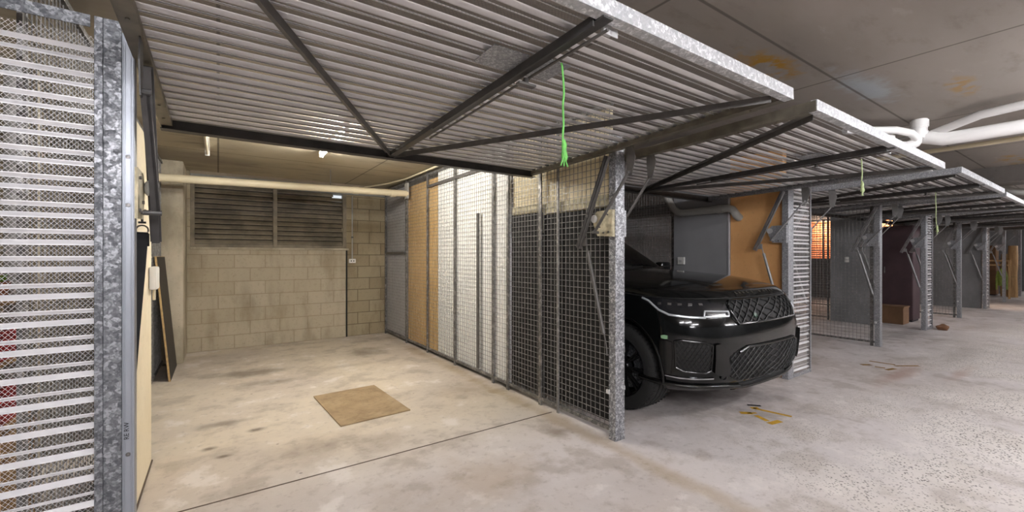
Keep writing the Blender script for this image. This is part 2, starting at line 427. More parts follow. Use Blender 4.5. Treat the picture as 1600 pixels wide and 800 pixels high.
# ------------------------------------------------------------------ doors
def door(x0, x1, yF, yR, zF, zR, label, cord=None):
    W = x1-x0; Lh = math.hypot(yR-yF, zR-zF)
    r = root('tilt_door', (x0, yF, zF), label, 'garage door', 'tilted open garage doors')
    r.rotation_euler.x = math.atan2(zR-zF, yR-yF)
    a = MB(); a.cbox((0, 0, -.028), (W, .006, .03), .002); a.cbox((0, .006, -.028), (W, .045, -.023), .002); a.cbox((0, .006, .025), (W, .03, .03), .002)
    a.build('front_rail', 'galv_bright', r)
    a = MB(); a.cbox((0, Lh-.006, -.05), (W, Lh, .03), .002); a.cbox((0, Lh-.06, -.05), (W, Lh-.006, -.044), .002)
    a.build('rear_rail', 'oily_steel', r)
    for u, s in ((0, 1), (W, -1)):
        a = MB(); a.cbox((u, .006, -.03), (u+s*.004, Lh-.006, .028), .001); a.cbox((u+s*.004, .046, -.03), (u+s*.055, Lh-.06, -.026), .001)
        a.cbox((u+s*.051, .046, -.026), (u+s*.055, Lh-.06, .0), .001)
        for i in range(9):
            v = .2+i*(Lh-.4)/8
            a.tube([(u+s*.028, v, -.034), (u+s*.028, v, -.029)], .006, 8)
        a.build('side_rail', 'mid_steel' if x0 < 0 or (x0 < 3 and s > 0) else 'galv_fine', r)
    sh = rib_sheet(W-.02, Lh-.06, lambda u, v, w: (u+.01, v+.035, .024-w))
    sh.build('ribbed_sheet', 'rib', r, mats=['rib', 'frame'])
    c = W/2
    a = MB(); a.cbox((c-.024, .01, -.034), (c+.024, Lh-.01, -.004), .003); a.cbox((c-.034, .05, -.05), (c-.026, 1.35, -.012), .002)
    a.build('centre_stile', 'oily_steel', r)
    for s in (-1, 1):
        e = (c+s*(W/2-.09), .07, -.012)
        a = MB(); a.angle((c+s*.03, Lh-.05, -.008), e, .042, .034, .004, (0, 0, 1), s); a.build('diagonal_brace', 'dark_steel', r)
    a = MB(); a.tube([(c+.03, -.05, .034), (c+.03, .06, .034)], .006, 8)
    a.tube([(c+.034, .045, -.045), (c+.034, Lh*.7, -.045)], .006, 8)
    a.build('lock_rod', 'dark_steel', r)
    a = MB(); a.cbox((c-.2, .40, -.008), (c-.03, .56, -.004), .001); a.cbox((c+.03, .38, -.008), (c+.17, .55, -.004), .001); a.build('lock_plate', 'galv_fine', r)
    a = MB(); a.tube([(c+.02, .5, -.05), (c+.02, .5, -.075)], .012, 10); a.cbox((c-.025, .485, -.082), (c+.065, .515, -.072), .003); a.build('lock_handle', 'dark_steel', r)
    a = MB(); a.cbox((c+.03, .06, -.05), (c+.07, .075, .0), .002); a.cbox((c+.06, .06, -.05), (c+.1, .064, -.02), .002); a.build('latch_bracket', 'zinc_white', r)
    return r
def cord(x, y, z0, z1, label, mat, kink=0.):
    r = root('pull_cord', (x, y, z0), label, 'cord', 'pull cords under the doors')
    dz = z1-z0; a = MB()
    pts = [(-.004, 0, .012), (0, 0, 0), (.006, 0, -.05)]+[(.006+.004*math.sin(i*1.3)+kink*(i/10)**2, .003*math.cos(i), -.05+(dz+.05)*i/10) for i in range(1, 11)]
    a.tube([(p[0]*1., p[1], p[2]) for p in pts], .0042, 7); a.build('rope', mat, r, smooth=True)
    e = pts[-1]; a = MB()
    a.tube([(e[0], e[1], e[2]+.05), (e[0]+.001, e[1], e[2]+.03), (e[0], e[1], e[2]+.01), (e[0]+.003, e[1], e[2]-.02), (e[0]+.008, e[1], e[2]-.035)], [.005, .011, .009, .014, .004], 8)
    for q in (-.012, .0, .014): a.tube([(e[0], e[1], e[2]), (e[0]+q, e[1]+q*.5, e[2]-.03), (e[0]+q*1.4, e[1], e[2]-.055)], .003, 5)
    a.build('knot', mat, r, smooth=True)
DOORS = [(-.27, 2.40, .975, 3.17, 2.2, 2.15), (2.56, 5.215, .93, 3.12, 2.165, 2.12), (5.85, 8.24, .93, 3.12, 2.205, 2.15), (8.38, 10.76, .93, 3.12, 2.18, 2.13),
         (11.28, 13.58, .93, 3.12, 2.2, 2.14), (13.72, 16.42, .93, 3.12, 2.18, 2.13), (16.95, 19.4, .93, 3.12, 2.2, 2.14)]
DL = ['large tilted open ribbed mesh door above the empty bay', 'tilted open ribbed mesh door above the black car', 'open ribbed door above the bay right after the black car',
      'open ribbed door above the second bay past the black car', 'open ribbed door above the third bay past the black car', 'open ribbed door above the fourth bay past the black car', 'farthest open ribbed door at the end of the row']
for d_, l_ in zip(DOORS, DL): door(*d_, l_)
cord(1.12, 1.28, 2.13, 1.79, 'bright green pull cord hanging under the large near door', 'green_rope')
cord(3.95, 1.15, 2.09, 1.885, 'short pale green cord hanging under the door above the black car', 'pale_rope')
cord(7.1, 1.35, 2.13, 1.70, 'thin pale cord hanging under the door after the black car', 'pale_rope', .05)

# ------------------------------------------------------------------ posts, ribbed infill panels
def post(x0, x1, label, light=False):
    r = root('steel_post', (x0, YF, 0), label, 'post', 'front posts of the bays')
    w = x1-x0; a = MB(); t = .004; d = .065
    a.cbox((0, 0, 0), (w, t, 2.3), .0015); a.cbox((0, t, 0), (t, d, 2.3), .001); a.cbox((w-t, t, 0), (w, d, 2.3), .001); a.cbox((t, d-t, 0), (.025, d, 2.3), .001); a.cbox((w-.025, d-t, 0), (w-t, d, 2.3), .001)
    f_ = 'galv_fine' if light else 'galv_mid'
    a.build('channel', f_, r)
    b = MB(); b.cbox((-.002, -.002, 0), (w+.002, d+.002, .006), .002); b.build('base_plate', f_, r)
    for q in (.35, .75): MB().tube([(w*q, -.006, 2.2), (w*q, .0, 2.2)], .007, 8).build('bolt_head', 'zinc_white', r)
    return r
post(2.43, 2.53, 'galvanised steel post between the empty bay and the black car')
post(5.23, 5.335, 'galvanised post at the orange wall beside the black car', True)
post(8.26, 8.36, 'galvanised post of the first mesh partition past the car', True)
post(10.78, 10.88, 'galvanised post carrying the narrow ribbed panel farther down the row', True)
post(13.6, 13.7, 'thin far post standing between two empty bays', True)
post(16.45, 16.55, 'far post carrying the tiny ribbed panel', True)
post(19.4, 19.5, 'far post standing just in front of the hanging hi-vis jacket', True)
post(22.55, 22.65, 'farthest post at the right end of the row', True)
# left post with two faces and a light channel
r = root('steel_post', (-.354, YF, 0), 'large spangled galvanised post in the left foreground', 'post', 'front posts of the bays')
a = MB(); a.cbox((0, 0, 0), (.051, .004, 2.27), .0015); a.cbox((0, .004, 0), (.004, .06, 2.27), .001); a.cbox((.047, .004, 0), (.051, .02, 2.27), .001); a.build('channel', 'galv', r)
a = MB()
a.cbox((.0515, .003, 0), (.088, .06, 2.23), .002)
for q in (.055, .061, .078, .084): a.cbox((q-.0012, -.001, 0), (q+.0012, .003, 2.23), .0006)
ch = a.build('guide_channel', 'alu', r); ch['label'] = 'pale ridged channel'
for z in (1.76, 1.575, .62):
    b = MB(); b.lathe([(0, 0), (.0015, .004), (.003, .0065), (.0045, .0075), (.006, .0078)], (.0695, -.004, z), (0, 1, 0), 14); b.build('screw', 'dark_steel' if z < 1 else 'zinc_white', ch, smooth=True)
def text_mesh(s, size, name, mat, parent, loc, rot, ext=.0006, sx=1.):
    cu = bpy.data.curves.new(name, 'FONT'); cu.body = s; cu.size = size; cu.extrude = ext; cu.resolution_u = 2; cu.align_x = 'CENTER'
    t = bpy.data.objects.new('tmp', cu); C.objects.link(t)
    dg = bpy.context.evaluated_depsgraph_get(); me = bpy.data.meshes.new_from_object(t.evaluated_get(dg)); bpy.data.objects.remove(t)
    me.name = name; me.materials.clear(); me.materials.append(M[mat])
    me.transform(Matrix.Diagonal((sx, 1, 1, 1)))
    o = bpy.data.objects.new(name, me); C.objects.link(o); o.parent = parent; o.location = loc; o.rotation_euler = rot; return o
text_mesh('RE RW', .021, 'handwriting', 'ink', ch, (.0725, -.0016, .712), (PI/2, -PI/2, 0), sx=1.05)
def panel(x0, x1, label, z1=2.27, fin='galv'):
    r = root('infill_panel', (x0, YF, 0), label, 'panel', 'ribbed infill panels beside the posts')
    w = x1-x0
    a = rib_sheet(w-.03, z1-.06, lambda u, v, q: (u+.015, .012+q, v+.02)); a.build('ribbed_sheet', 'rib', r, mats=['rib_bright', 'rib_bright'])
    for u in (0, w-.024):
        a = MB(); a.cbox((u, 0, 0), (u+.024, .005, z1), .0015); a.cbox((u+.019, .005, 0), (u+.024, .045, z1), .001) if u else a.cbox((0, .005, 0), (.005, .045, z1), .001)
        a.build('stile', fin, r)
    for z in (0.002, z1-.045):
        a = MB(); a.cbox((.034, 0, z), (w-.034, .005, z+.045), .0015); a.build('rail', fin, r)
    return r
panel(-.93, -.355, 'wide ribbed expanded mesh panel filling the left foreground')
panel(5.336, 5.83, 'ladder-like ribbed panel right of the black car', 2.3, 'galv_fine')
panel(10.881, 11.27, 'slim ribbed panel halfway down the row with stone at foot', 2.3, 'galv_fine')
panel(16.551, 16.94, 'tiny far ribbed panel beside the hanging hi-vis jacket', 2.3, 'galv_fine')
# header angle along the row
a = MB(); a.cbox((2.445, 1.2, 2.2), (2.515, 2.9, 2.206), .001); a.cbox((2.475, 1.2, 2.206), (2.482, 2.9, 2.26), .001)
o = a.build('track_angle', 'mid_steel'); tag(o, 'rusty steel track angle between the near door and next door', 'rail')

# ------------------------------------------------------------------ lift arm linkages
AL = {}
def linkage(x, m, label, zt=2.12, mat='dark_steel', plate_mat='galv_fine', spring=True):
    """m=+1 on the -x side of a post, m=-1 on its +x side"""
    r = root('lift_arm_linkage', (x, YF, 0), label, 'door linkage', 'lift arm linkages of the doors')
    X = lambda v: -m*v
    a = MB(); a.prism([(X(0), p, q) for p, q in ((.01, 1.725), (.01, 1.525), (.155, 1.533), (.195, 1.62), (.2, 1.68), (.16, 1.722))], (X(.005), 0, 0))
    a.prism([(X(0), .006, 1.525), (X(-.028), .006, 1.525), (X(-.028), .006, 1.725), (X(0), .006, 1.725)], (0, .005, 0))
    pl = a.build('pivot_plate', plate_mat, r)
    for p, q in ((.04, 1.56), (.09, 1.555), (.05, 1.69), (.13, 1.6)): MB().tube([(X(.004), p, q), (X(.012), p, q)], .007, 8).build('bolt', 'dark_steel', pl)
    a = MB(); a.lathe([(0, .001), (.001, .02), (.008, .03), (.014, .032), (.016, .0)], (X(.006), .175, 1.665), (X(1), 0, 0), 20); a.build('pivot_disc', 'zinc_white', pl, smooth=True)
    a = MB(); a.bar((X(.03), .03, zt), (X(.03), .335, 1.445), .004, .04, (1, 0, 0))
    d = Vector((0, .305, 1.445-zt)).normalized(); n = Vector((0, -d.z, d.y))*.018
    for s in (-1, 1): a.bar(Vector((X(.03), .03, zt))+n*s, Vector((X(.03), .335, 1.445))+n*s, .028, .004, n)
    a.tube([(X(.015), .225, 1.69), (X(.05), .225, 1.69)], .014, 12)
    a.build('lift_arm', mat, r)
    a = MB(); a.bar((X(.046), .145, 1.56), (X(.046), -.185, 1.965), .006, .026, (1, 0, 0)); a.bar((X(.056), .145, 1.56), (X(.056), -.185, 1.965), .006, .012, (1, 0, 0))
    a.tube([(X(.0), .145, 1.56), (X(.066), .145, 1.56)], .011, 10); a.tube([(X(.036), -.185, 1.965), (X(.066), -.185, 1.965)], .011, 10)
    a.build('control_arm', mat, r)
    a = MB(); a.prism([(X(.034), p, q) for p, q in ((-.215, zt+.03), (-.235, 2.06), (-.205, 1.945), (-.165, 1.945), (-.155, 2.06), (-.155, zt+.03))], (X(.005), 0, 0)); a.build('door_bracket', mat, r)
    if not spring: return r
    a = MB(); a.tube([(X(.02), .262, 1.49), (X(.02), .24, 1.40)], .006, 8); a.tube([(X(.02), .24, 1.41), (X(.022), .075, .80)], .015, 12); a.tube([(X(.022), .075, .82), (X(.022), .045, .70), (X(.022), .04, .64)], .005, 8)
    a.cbox((X(.012), .255, 1.46), (X(.03), .3, 1.52), .004)
    a.build('spring_rod', mat, r, smooth=True)
    a = MB(); a.cbox((X(.0), .03, .355), (X(.018), .055, .385), .002); a.build('anchor_clip', 'zinc_white', r)
    return r
linkage(2.405, 1, 'dark lift arm linkage on the mesh right of the empty bay', plate_mat='rust_plate')
linkage(2.555, -1, 'lift arm linkage behind the near post above the car windscreen', 2.1)
linkage(-.262, -1, 'dark lift arms beside the cream wall at left', 2.13, 'oily_steel', 'rust_plate', False)
linkage(5.205, 1, 'lift arm linkage in front of the orange wall', 2.1, 'grey_steel')
linkage(5.86, -1, 'lift arm seen right of the ladder-like panel near the car', 2.12, 'grey_steel')
linkage(8.235, 1, 'linkage in the first bay past the car', 2.12, 'grey_steel')
linkage(8.385, -1, 'linkage on the far side of the first post past the car', 2.12, 'grey_steel')
linkage(10.755, 1, 'linkage left of the slim panel halfway down the row', 2.12, 'grey_steel')
linkage(11.3, -1, 'linkage just right of the slim panel halfway down the row', 2.12, 'grey_steel')
linkage(13.575, 1, 'linkage left of the thin far post', 2.12, 'grey_steel')
linkage(13.725, -1, 'linkage right of the thin far post', 2.12, 'grey_steel')
linkage(16.425, 1, 'far linkage left of the tiny ribbed panel', 2.12, 'grey_steel')
linkage(16.97, -1, 'far linkage right of the tiny ribbed panel', 2.12, 'grey_steel')
linkage(19.375, 1, 'farthest linkage by the rolled carpet', 2.12, 'grey_steel')

# ------------------------------------------------------------------ mesh partitions
def partition(x, y0, y1, ups, label, z1=2.55, thin=()):
    r = root('mesh_partition', (x, y0, 0), label, 'mesh partition', 'welded mesh partitions between bays')
    weld_mesh(0, .03, y1-y0-.01, .07, z1).build('welded_mesh', 'wire', r)
    a = MB(); a.cbox((-.012, 0, .045), (.014, y1-y0, .075), .002); a.build('bottom_rail', 'frame', r)
    a = MB(); a.cbox((-.012, 0, z1-.02), (.014, y1-y0, z1+.01), .002); a.build('top_rail', 'frame', r)
    for y in ups:
        h = .012 if y in thin else .02
        a = MB(); a.cbox((-.02, y-y0-h, .0), (-.004, y-y0+h, z1+.03), .002); a.build('upright', 'wire' if y in thin or abs(y-3.1) < .01 else 'frame', r)
    return r
PX = 2.475
p1 = partition(PX, 2.25, 7.6, (7.57, 6.55, 5.72, 4.86, 3.95, 3.66, 3.12, 2.87), 'tall welded mesh partition along the right of the empty bay', thin=(2.87,))
a = MB(); a.cbox((-.026, 5.5-2.25-1.25, 2.35), (-.012, 5.72-2.25, 2.385), .002); a.cbox((-.026, 6.55-2.25+.05, 1.41), (-.012, 7.5-2.25, 1.45), .002); a.build('cross_rail', 'dark_steel', p1)
a = MB(); a.cbox((-.035, 4.25-2.25-.02, .1), (-.016, 4.25-2.25+.02, 1.87), .002); a.build('loose_channel', 'dark_steel', p1)
partition(-.585, 2.3, 6.88, (2.32, 3.8, 4.9, 5.9, 6.86), 'narrow mesh partition behind the leaning board at left')
partition(8.31, 2.25, 7.6, (2.29, 3.4, 4.6, 5.8, 7.57), 'mesh partition at the first post past the black car')
partition(13.65, 2.25, 7.6, (2.29, 3.4, 4.6, 5.8, 7.57), 'mesh partition at the thin far post')
partition(5.35, 3.7, 7.6, (3.72, 5.0, 6.3, 7.57), 'mesh partition behind the grey wall beyond the car')
partition(10.89, 3.73, 7.6, (3.75, 5.0, 6.3, 7.57), 'mesh partition behind the far grey dividing wall')
# sheets fixed behind the first partition
def sheet(x, y0, y1, z0, z1, mat, name, label, t=.012):
    o = MB().cbox((x, y0, z0), (x+t, y1, z1), .002).build(name, mat); tag(o, label, 'board', 'boards behind the mesh'); return o
SX = PX+.016
sheet(SX, 6.56, 7.56, .08, 2.5, 'grey_board', 'lining_board', 'pale grey board behind the mesh in the far corner')
sheet(SX, 5.43, 6.54, .07, 2.47, 'pine', 'lining_board', 'yellow pine board behind the mesh partition')
sheet(SX, 3.65, 5.41, .07, 2.57, 'white_board', 'lining_board', 'bright white board behind the mesh partition')
sheet(SX, 3.13, 3.63, .10, 1.79, 'black_board', 'lining_board', 'narrow black board behind the mesh left of the other black board')
sheet(SX, 2.29, 3.11, .10, 1.76, 'black_board', 'lining_board', 'wide black board behind the mesh next to the near post')
sheet(SX+.02, 2.29, 3.64, 1.6, 2.57, 'cream_wall', 'lining_board', 'cream board above the two black boards')
sheet(SX-.002, 2.29, 3.1, 1.77, 1.86, 'rust_plate', 'stained_batten', 'stained beige batten along the top of the wide black board')
sheet(SX-.002, 3.14, 3.62, 1.80, 1.87, 'rust_plate', 'stained_batten', 'short beige batten above the narrow black board')
# conduit and bracket along the partition top
a = MB(); a.tube([(2.40, 4.2, 2.575), (2.40, 6.4, 2.575), (2.3, 7.0, 2.575), (2.1, 7.58, 2.575)], .013, 10); o = a.build('conduit', 'pvc_cream', smooth=True); tag(o, 'cream cable conduit running along the top of the partition', 'conduit')

# ------------------------------------------------------------------ pipes
r = root('drain_pipe', (-.6, 6.4, 2.29), 'long cream pipe crossing the back of the empty bay', 'pipe')
a = MB(); a.tube([(0, 0, 0), (3.02, -.02, .055)], .048, 20); a.build('pipe', 'pvc_cream', r, smooth=True)
for u in (2.2, 2.75): a = MB(); a.tube([(u, -.015, .04), (u+.08, -.015, .042)], .053, 20); a.build('coupling', 'pvc_cream', r, smooth=True)
a = MB(); a.cbox((3.0, -.06, -.02), (3.03, .05, .22), .003); a.build('hanger_bracket', 'pvc_grey', r)
a = MB(); a.cbox((-.03, -.05, -.11), (-.005, .06, .18), .003); a.build('end_plate', 'rust_plate', r)
a = MB(); a.tube([(1.9, -.01, .04), (1.9, -.01, .31)], .004, 6); a.build('hanger_rod', 'dark_steel', r)
# pipe run at the car bay
r = root('drain_pipe', (5.21, 2.85, 1.97), 'bent grey pipe on the wall above the black car', 'pipe')
pts = [Vector((.07, -.1, -.12)), Vector((.02, -.1, -.1))]+[Vector((-.0, -.09, -.07)), Vector((-.01, -.06, -.02)), Vector((-.01, 0, 0))]+[Vector((-.01, .1, 0)), Vector((-.01, .62, -.01)), Vector((-.01, .70, .01)), Vector((-.01, .78, .08)), Vector((-.01, .9, .3)), Vector((-.01, 1.0, .62))]
a = MB(); a.tube(pts, .047, 18); a.build('pipe', 'pvc_grey', r, smooth=True)
for p, q in (((-.01, .06, 0), (-.01, .13, 0)), ((-.01, .84, .19), (-.01, .88, .265))): a = MB(); a.tube([p, q], .054, 18); a.build('coupling', 'pvc_grey', r, smooth=True)
# waste pipes under the aisle soffit
r = root('waste_pipe', (5.2, 1.06, 2.4), 'thick white drain pipe with trap hanging under the aisle ceiling', 'pipe', 'pipes under the aisle ceiling')
a = MB(); a.tube([(.0, -.0, .04), (.02, -.12, .0), (.02, -.25, 0), (.02, -6, .03)], .055, 20); a.build('pipe', 'pvc_white', r, smooth=True)
a = MB(); a.tube([(-.02, .03, .2), (-.02, .03, .03)], .055, 20); a.tube([(-.02, .03, .19), (-.02, .03, .13)], .064, 20); a.tube([(-.02, .03, .09), (-.02, .03, .06)], .062, 20); a.build('riser', 'pvc_white', r, smooth=True)
a = MB(); a.tube([(-.02, .03, .05), (-.03, .06, .0), (-.07, .1, -.03), (-.13, .16, -.03), (-.17, .2, .0), (-.18, .2, .05), (-.14, .24, .075), (-.1, .3, .075)], .046, 16); a.build('trap', 'pvc_white', r, smooth=True)
r = root('waste_pipe', (4.95, 1.3, 2.52), 'thin white pipe beside the thick drain pipe under ceiling', 'pipe', 'pipes under the aisle ceiling')
a = MB(); a.tube([(-.38, .15, -.03), (.02, -.1, -.02), (.12, -.18, -.05), (.19, -.2, -.09)], .032, 16); a.build('branch', 'pvc_white', r, smooth=True)
a = MB(); a.tube([(.3, -.28, -.05), (.12, -.6, -.0), (.0, -1.0, .0), (-.1, -5., .0)], .034, 16); a.build('pipe', 'pvc_white', r, smooth=True)
a = MB(); a.tube([(5.95, 1.6, 2.44), (5.98, .3, 2.445), (6.0, -5, 2.46)], .022, 14); o = a.build('waste_pipe', 'pvc_cream', smooth=True); tag(o, 'narrow cream pipe running below the white pipes', 'pipe', 'pipes under the aisle ceiling')
a = MB(); a.tube([(9.6, 2.0, 2.42), (9.6, 1.5, 2.42), (9.62, 1.1, 2.4), (9.7, 1.0, 2.33), (9.75, .8, 2.3)], .05, 14); o = a.build('waste_pipe', 'pvc_grey', smooth=True); tag(o, 'grey bent pipe behind the aisle beam', 'pipe', 'pipes under the aisle ceiling')

# ------------------------------------------------------------------ lamps
def batten(x, y, ln, along, label, glow='tube_glow', z=ZC, grp=None):
    r = root('batten_light', (x, y, z), label, 'light', grp)
    A = (lambda u, v, w: (v, u, w)) if along == 'y' else (lambda u, v, w: (u, v, w))
    a = MB(); a.cbox(A(-ln/2, -.022, -.035), A(ln/2, .022, -.001), .006); a.build('lamp_housing', 'plastic_white', r)
    if z < ZC-.05:
        for s in (-1, 1): MB().tube([A(s*ln*.35, 0, -.001), A(s*ln*.35, 0, ZC-z)], .004, 6).build('hanger_rod', 'zinc_white', r)
    for s in (-1, 1):
        a = MB(); a.cbox(A(s*ln/2-.02*s, -.022, -.095), A(s*ln/2, .022, -.036), .004); a.build('lamp_holder', 'plastic_white', r)
    a = MB(); a.tube([A(-ln/2+.02, 0, -.075), A(ln/2-.02, 0, -.075)], .014, 12); a.build('tube', glow, r, smooth=True)
    return r
batten(.97, 4.66, 1.2, 'y', 'lit fluorescent batten on the ceiling of the empty bay')
batten(-.1, 5.4, 1.0, 'y', 'unlit cream fluorescent batten near the corner pillar', 'tube_dead')
LG = 'added aisle fill lights'
for i, (x, y) in enumerate([(.5, -1.3), (-.9, -1.0), (4.3, -.7), (1.0, -2.5), (6.7, -4.0), (-.6, -4.0), (7.6, -1.4), (11.5, -.6), (16, -.6), (23.5, 0), (8.6, -4.2)]):  # unseen battens added as fill for the aisle and bay fronts
    batten(x, y, 1.4, 'x', 'unseen fill batten added above the drive aisle', 'fill_tube', z=2.48, grp=LG)

# ------------------------------------------------------------------ things in the empty bay
r = root('floor_board', (1.09, 4.1, 0), 'square brown board lying on the floor of the empty bay', 'board')
r.rotation_euler.z = math.radians(3)
MB().cbox((-.3, -.46, 0), (.3, .46, .012), .004).build('board', 'mat_board', r)
# leaning board
r = root('leaning_board', (-.43, 6.0, 0), 'dark board with pale edge leaning against the mesh at left', 'board')
a = MB(); a.prism([(-.0, 0, 0), (-.022, 0, .0), (-.142, 0, 1.37), (-.12, 0, 1.37)], (0, .85, 0)); a.build('panel', 'black_ply', r)
a = MB(); a.prism([(.0, -.004, .0), (-.018, -.004, .0), (-.138, -.004, 1.372), (-.12, -.004, 1.372)], (0, .004, 0)); a.prism([(-.12, 0, 1.371), (-.142, 0, 1.371), (-.142, .85, 1.371), (-.12, .85, 1.371)], (0, 0, .004)); e = a.build('raw_edge', 'ply_edge', r); e['label'] = 'pale raw edge'
o = MB().cbox((-.62, 4.2, .02), (-.605, 6.2, 1.25), .002).build('dark_sheet', 'charcoal'); tag(o, 'dark sheet standing behind the narrow mesh partition', 'board')  # thin dark upright sheet along the mesh
# white junction box on the cream wall
r = root('junction_box', (-.368, 3.66, 1.16), 'white plastic junction box on the edge of the cream wall', 'electrical box')
a = MB(); a.cbox((0, -.07, 0), (.04, .09, .15), .012); a.build('cover', 'plastic_white', r, smooth=30)
a = MB(); a.tube([(.02, 0, 0), (.02, 0, -.07)], .008, 8); a.build('cable_gland', 'pvc_cream', r, smooth=True)
# outlet and conduit on the back wall
r = root('power_outlet', (1.905, YB, 1.29), 'white power outlet with conduit on the back block wall', 'electrical box')
a = MB(); a.cbox((-.055, -.035, -.03), (.055, 0, .04), .006); a.build('outlet_plate', 'plastic_white', r)
a = MB(); a.cbox((-.03, -.039, -.005), (-.012, -.034, .015), .002); a.cbox((.012, -.039, -.005), (.03, -.034, .015), .002); a.build('socket', 'satin_black', r)
a = MB(); a.tube([(0, -.015, .04), (0, -.015, 1.12)], .011, 10); a.build('conduit', 'pvc_grey', r, smooth=True)
a = MB(); a.cbox((-.018, -.03, .4), (.018, 0, .425), .003); a.build('saddle', 'dark_steel', r)
# luggage strap hanging from the lift arm
r = root('webbing_strap', (-.29, 2.6, 1.5), 'black webbing strap hooked below the lift arms at left', 'strap')
a = MB(); a.tube([(0, 0, .09), (0, .002, .03)], .005, 8); a.tube([(-.012, 0, .09), (.014, 0, .09)], .006, 8); a.tube([(-.014, .0, .035), (.014, 0, .035)], .005, 8); a.build('hook', 'oily_steel', r)
a = MB(); a.tube(arc((0, 0, 0), .022, -.4, PI+.4, (1, 0, 0), (0, 0, 1), 14), .0035, 6); a.build('ring', 'dark_steel', r, smooth=True)
a = MB()
cl = [(0, 0, -.01), (-.005, -.05, -.18), (-.014, -.14, -.45), (-.022, -.24, -.75), (-.026, -.33, -1.05), (-.028, -.36, -1.3), (-.028, -.38, -1.49)]
for i in range(len(cl)-1):
    p, q = Vector(cl[i]), Vector(cl[i+1]); a.bar(p, q, .045, .004, (0, 1, 0))
a.build('webbing', 'strap', r)
a = MB(); a.cbox((-.026, -.006, -.075), (.026, .006, -.015), .003); a.build('buckle', 'black_rubber', r)

# ------------------------------------------------------------------ things behind the left panel
a = MB(); a.tube([(-1.05, 4.0, 0), (-1.05, 4.0, ZC)], .055, 18); o = a.build('downpipe', 'pvc_grey', smooth=True); tag(o, 'grey vertical downpipe behind the left ribbed panel', 'pipe')
a = MB(); a.tube([(-.955, 4.02, 0), (-.955, 4.02, ZC)], .011, 10); o = a.build('conduit', 'pvc_cream', smooth=True); tag(o, 'thin yellow conduit beside the grey downpipe', 'conduit')
r = root('storage_rack', (-1.45, 3.3, 0), 'steel storage rack behind the left ribbed panel', 'shelf')
for x in (0, .52):
    for y in (0, .42): a = MB(); a.angle((x, y, 0), (x, y, 1.6), .03, .03, .003, (1, 0, 0) if x else (-1, 0, 0)); a.build('upright', 'dark_steel', r)
for z in (.45, .8, 1.12): a = MB(); a.cbox((-.01, -.01, z), (.53, .43, z+.02), .003); a.build('shelf_board', 'timber', r)
def crate(x, y, z, w, d, h, mat, name, label, cat, grp=None):
    r = root(name, (x, y, z), label, cat, grp); a = MB(); t = .012
    a.cbox((0, 0, 0), (w, d, t), .003); a.cbox((0, 0, t), (w, t, h), .003); a.cbox((0, d-t, t), (w, d, h), .003); a.cbox((0, t, t), (t, d-t, h), .003); a.cbox((w-t, t, t), (w, d-t, h), .003)
    a.build('crate_body', mat, r); a = MB(); a.cbox((-.012, -.012, h-.03), (w+.012, d+.012, h), .004); a.build('rim', mat, r); return r
crate(-1.2, 3.36, .82, .26, .32, .16, 'red_plastic', 'storage_crate', 'red plastic crate on the upper shelf behind left panel', 'crate')
crate(-1.22, 3.36, .47, .27, .32, .2, 'red_plastic', 'storage_crate', 'red plastic crate on the lower shelf behind left panel', 'crate')
r = root('cardboard_box', (-1.2, 3.38, 1.14), 'small brown cardboard box on top shelf behind left panel', 'box')
MB().cbox((0, 0, 0), (.16, .22, .12), .003).build('carton', 'brown_card', r); MB().cbox((-.002, .095, .118), (.162, .125, .1225), .001).build('tape', 'ply_edge', r)
r = root('potted_plant', (-.99, 3.5, 1.14), 'small bright green potted plant behind the left panel', 'plant')
a = MB(); a.lathe([(0, .001), (0, .035), (.09, .05), (.1, .052), (.1, .045), (.085, .04), (.085, .001)], (0, 0, 0), (0, 0, 1), 18); a.build('pot', 'terracotta_pot', r, smooth=True)
a = MB()
for i in range(14):
    an = i*2.4; ln = .07+.03*random.random(); d = Vector((math.cos(an), math.sin(an), .9+random.random()*.8)).normalized(); s = Vector((-math.sin(an), math.cos(an), 0))*.014
    p = Vector((0, 0, .08)); m_ = p+d*ln*.6; e = p+d*ln+Vector((0, 0, -.01)); a.add([p, m_+s, e, m_-s], [(0, 1, 2, 3)])
a.build('leaves', 'leaf', r)
r = root('timber_crate', (-1.25, 2.65, 0), 'pale timber crate on the floor behind the left panel', 'crate')
for i in range(6): a = MB(); a.cbox((0, 0, .02+i*.1), (.51, .018, .11+i*.1), .003); a.build('slat', 'timber', r)
for i in range(6): a = MB(); a.cbox((.492, .018, .02+i*.1), (.51, .4, .11+i*.1), .003); a.build('slat', 'timber', r)
for x, y in ((.02, .02), (.46, .02), (.46, .36)): MB().cbox((x, y, 0), (x+.03, y+.03, .62), .003).build('corner_post', 'timber', r)

# ------------------------------------------------------------------ floor and ceiling paint
def strokes(name, polys, label, mat):
    m = MB()
    for pl in polys: m.prism([(x, y, .0004) for x, y in pl], (0, 0, .0008))
    o = m.build(name, mat); tag(o, label, 'floor number', None, None); return o
def st(p, q, w):
    p = Vector((*p, 0)); q = Vector((*q, 0)); n = (q-p).cross(Vector((0, 0, 1))).normalized()*w/2
    return [((p-n).x, (p-n).y), ((q-n).x, (q-n).y), ((q+n).x, (q+n).y), ((p+n).x, (p+n).y)]
strokes('floor_number', [st((3.785, 1.965), (3.86, 1.90), .055), st((3.83, 1.92), (3.90, 1.88), .03), st((3.835, 1.855), (3.785, 1.735), .045), st((3.735, 1.70), (3.875, 1.675), .05), st((4.0, 1.955), (4.06, 1.665), .04), st((3.985, 1.97), (4.04, 1.93), .05)],
        'painted yellow stencil number on the floor before the black car', 'yellow_paint')
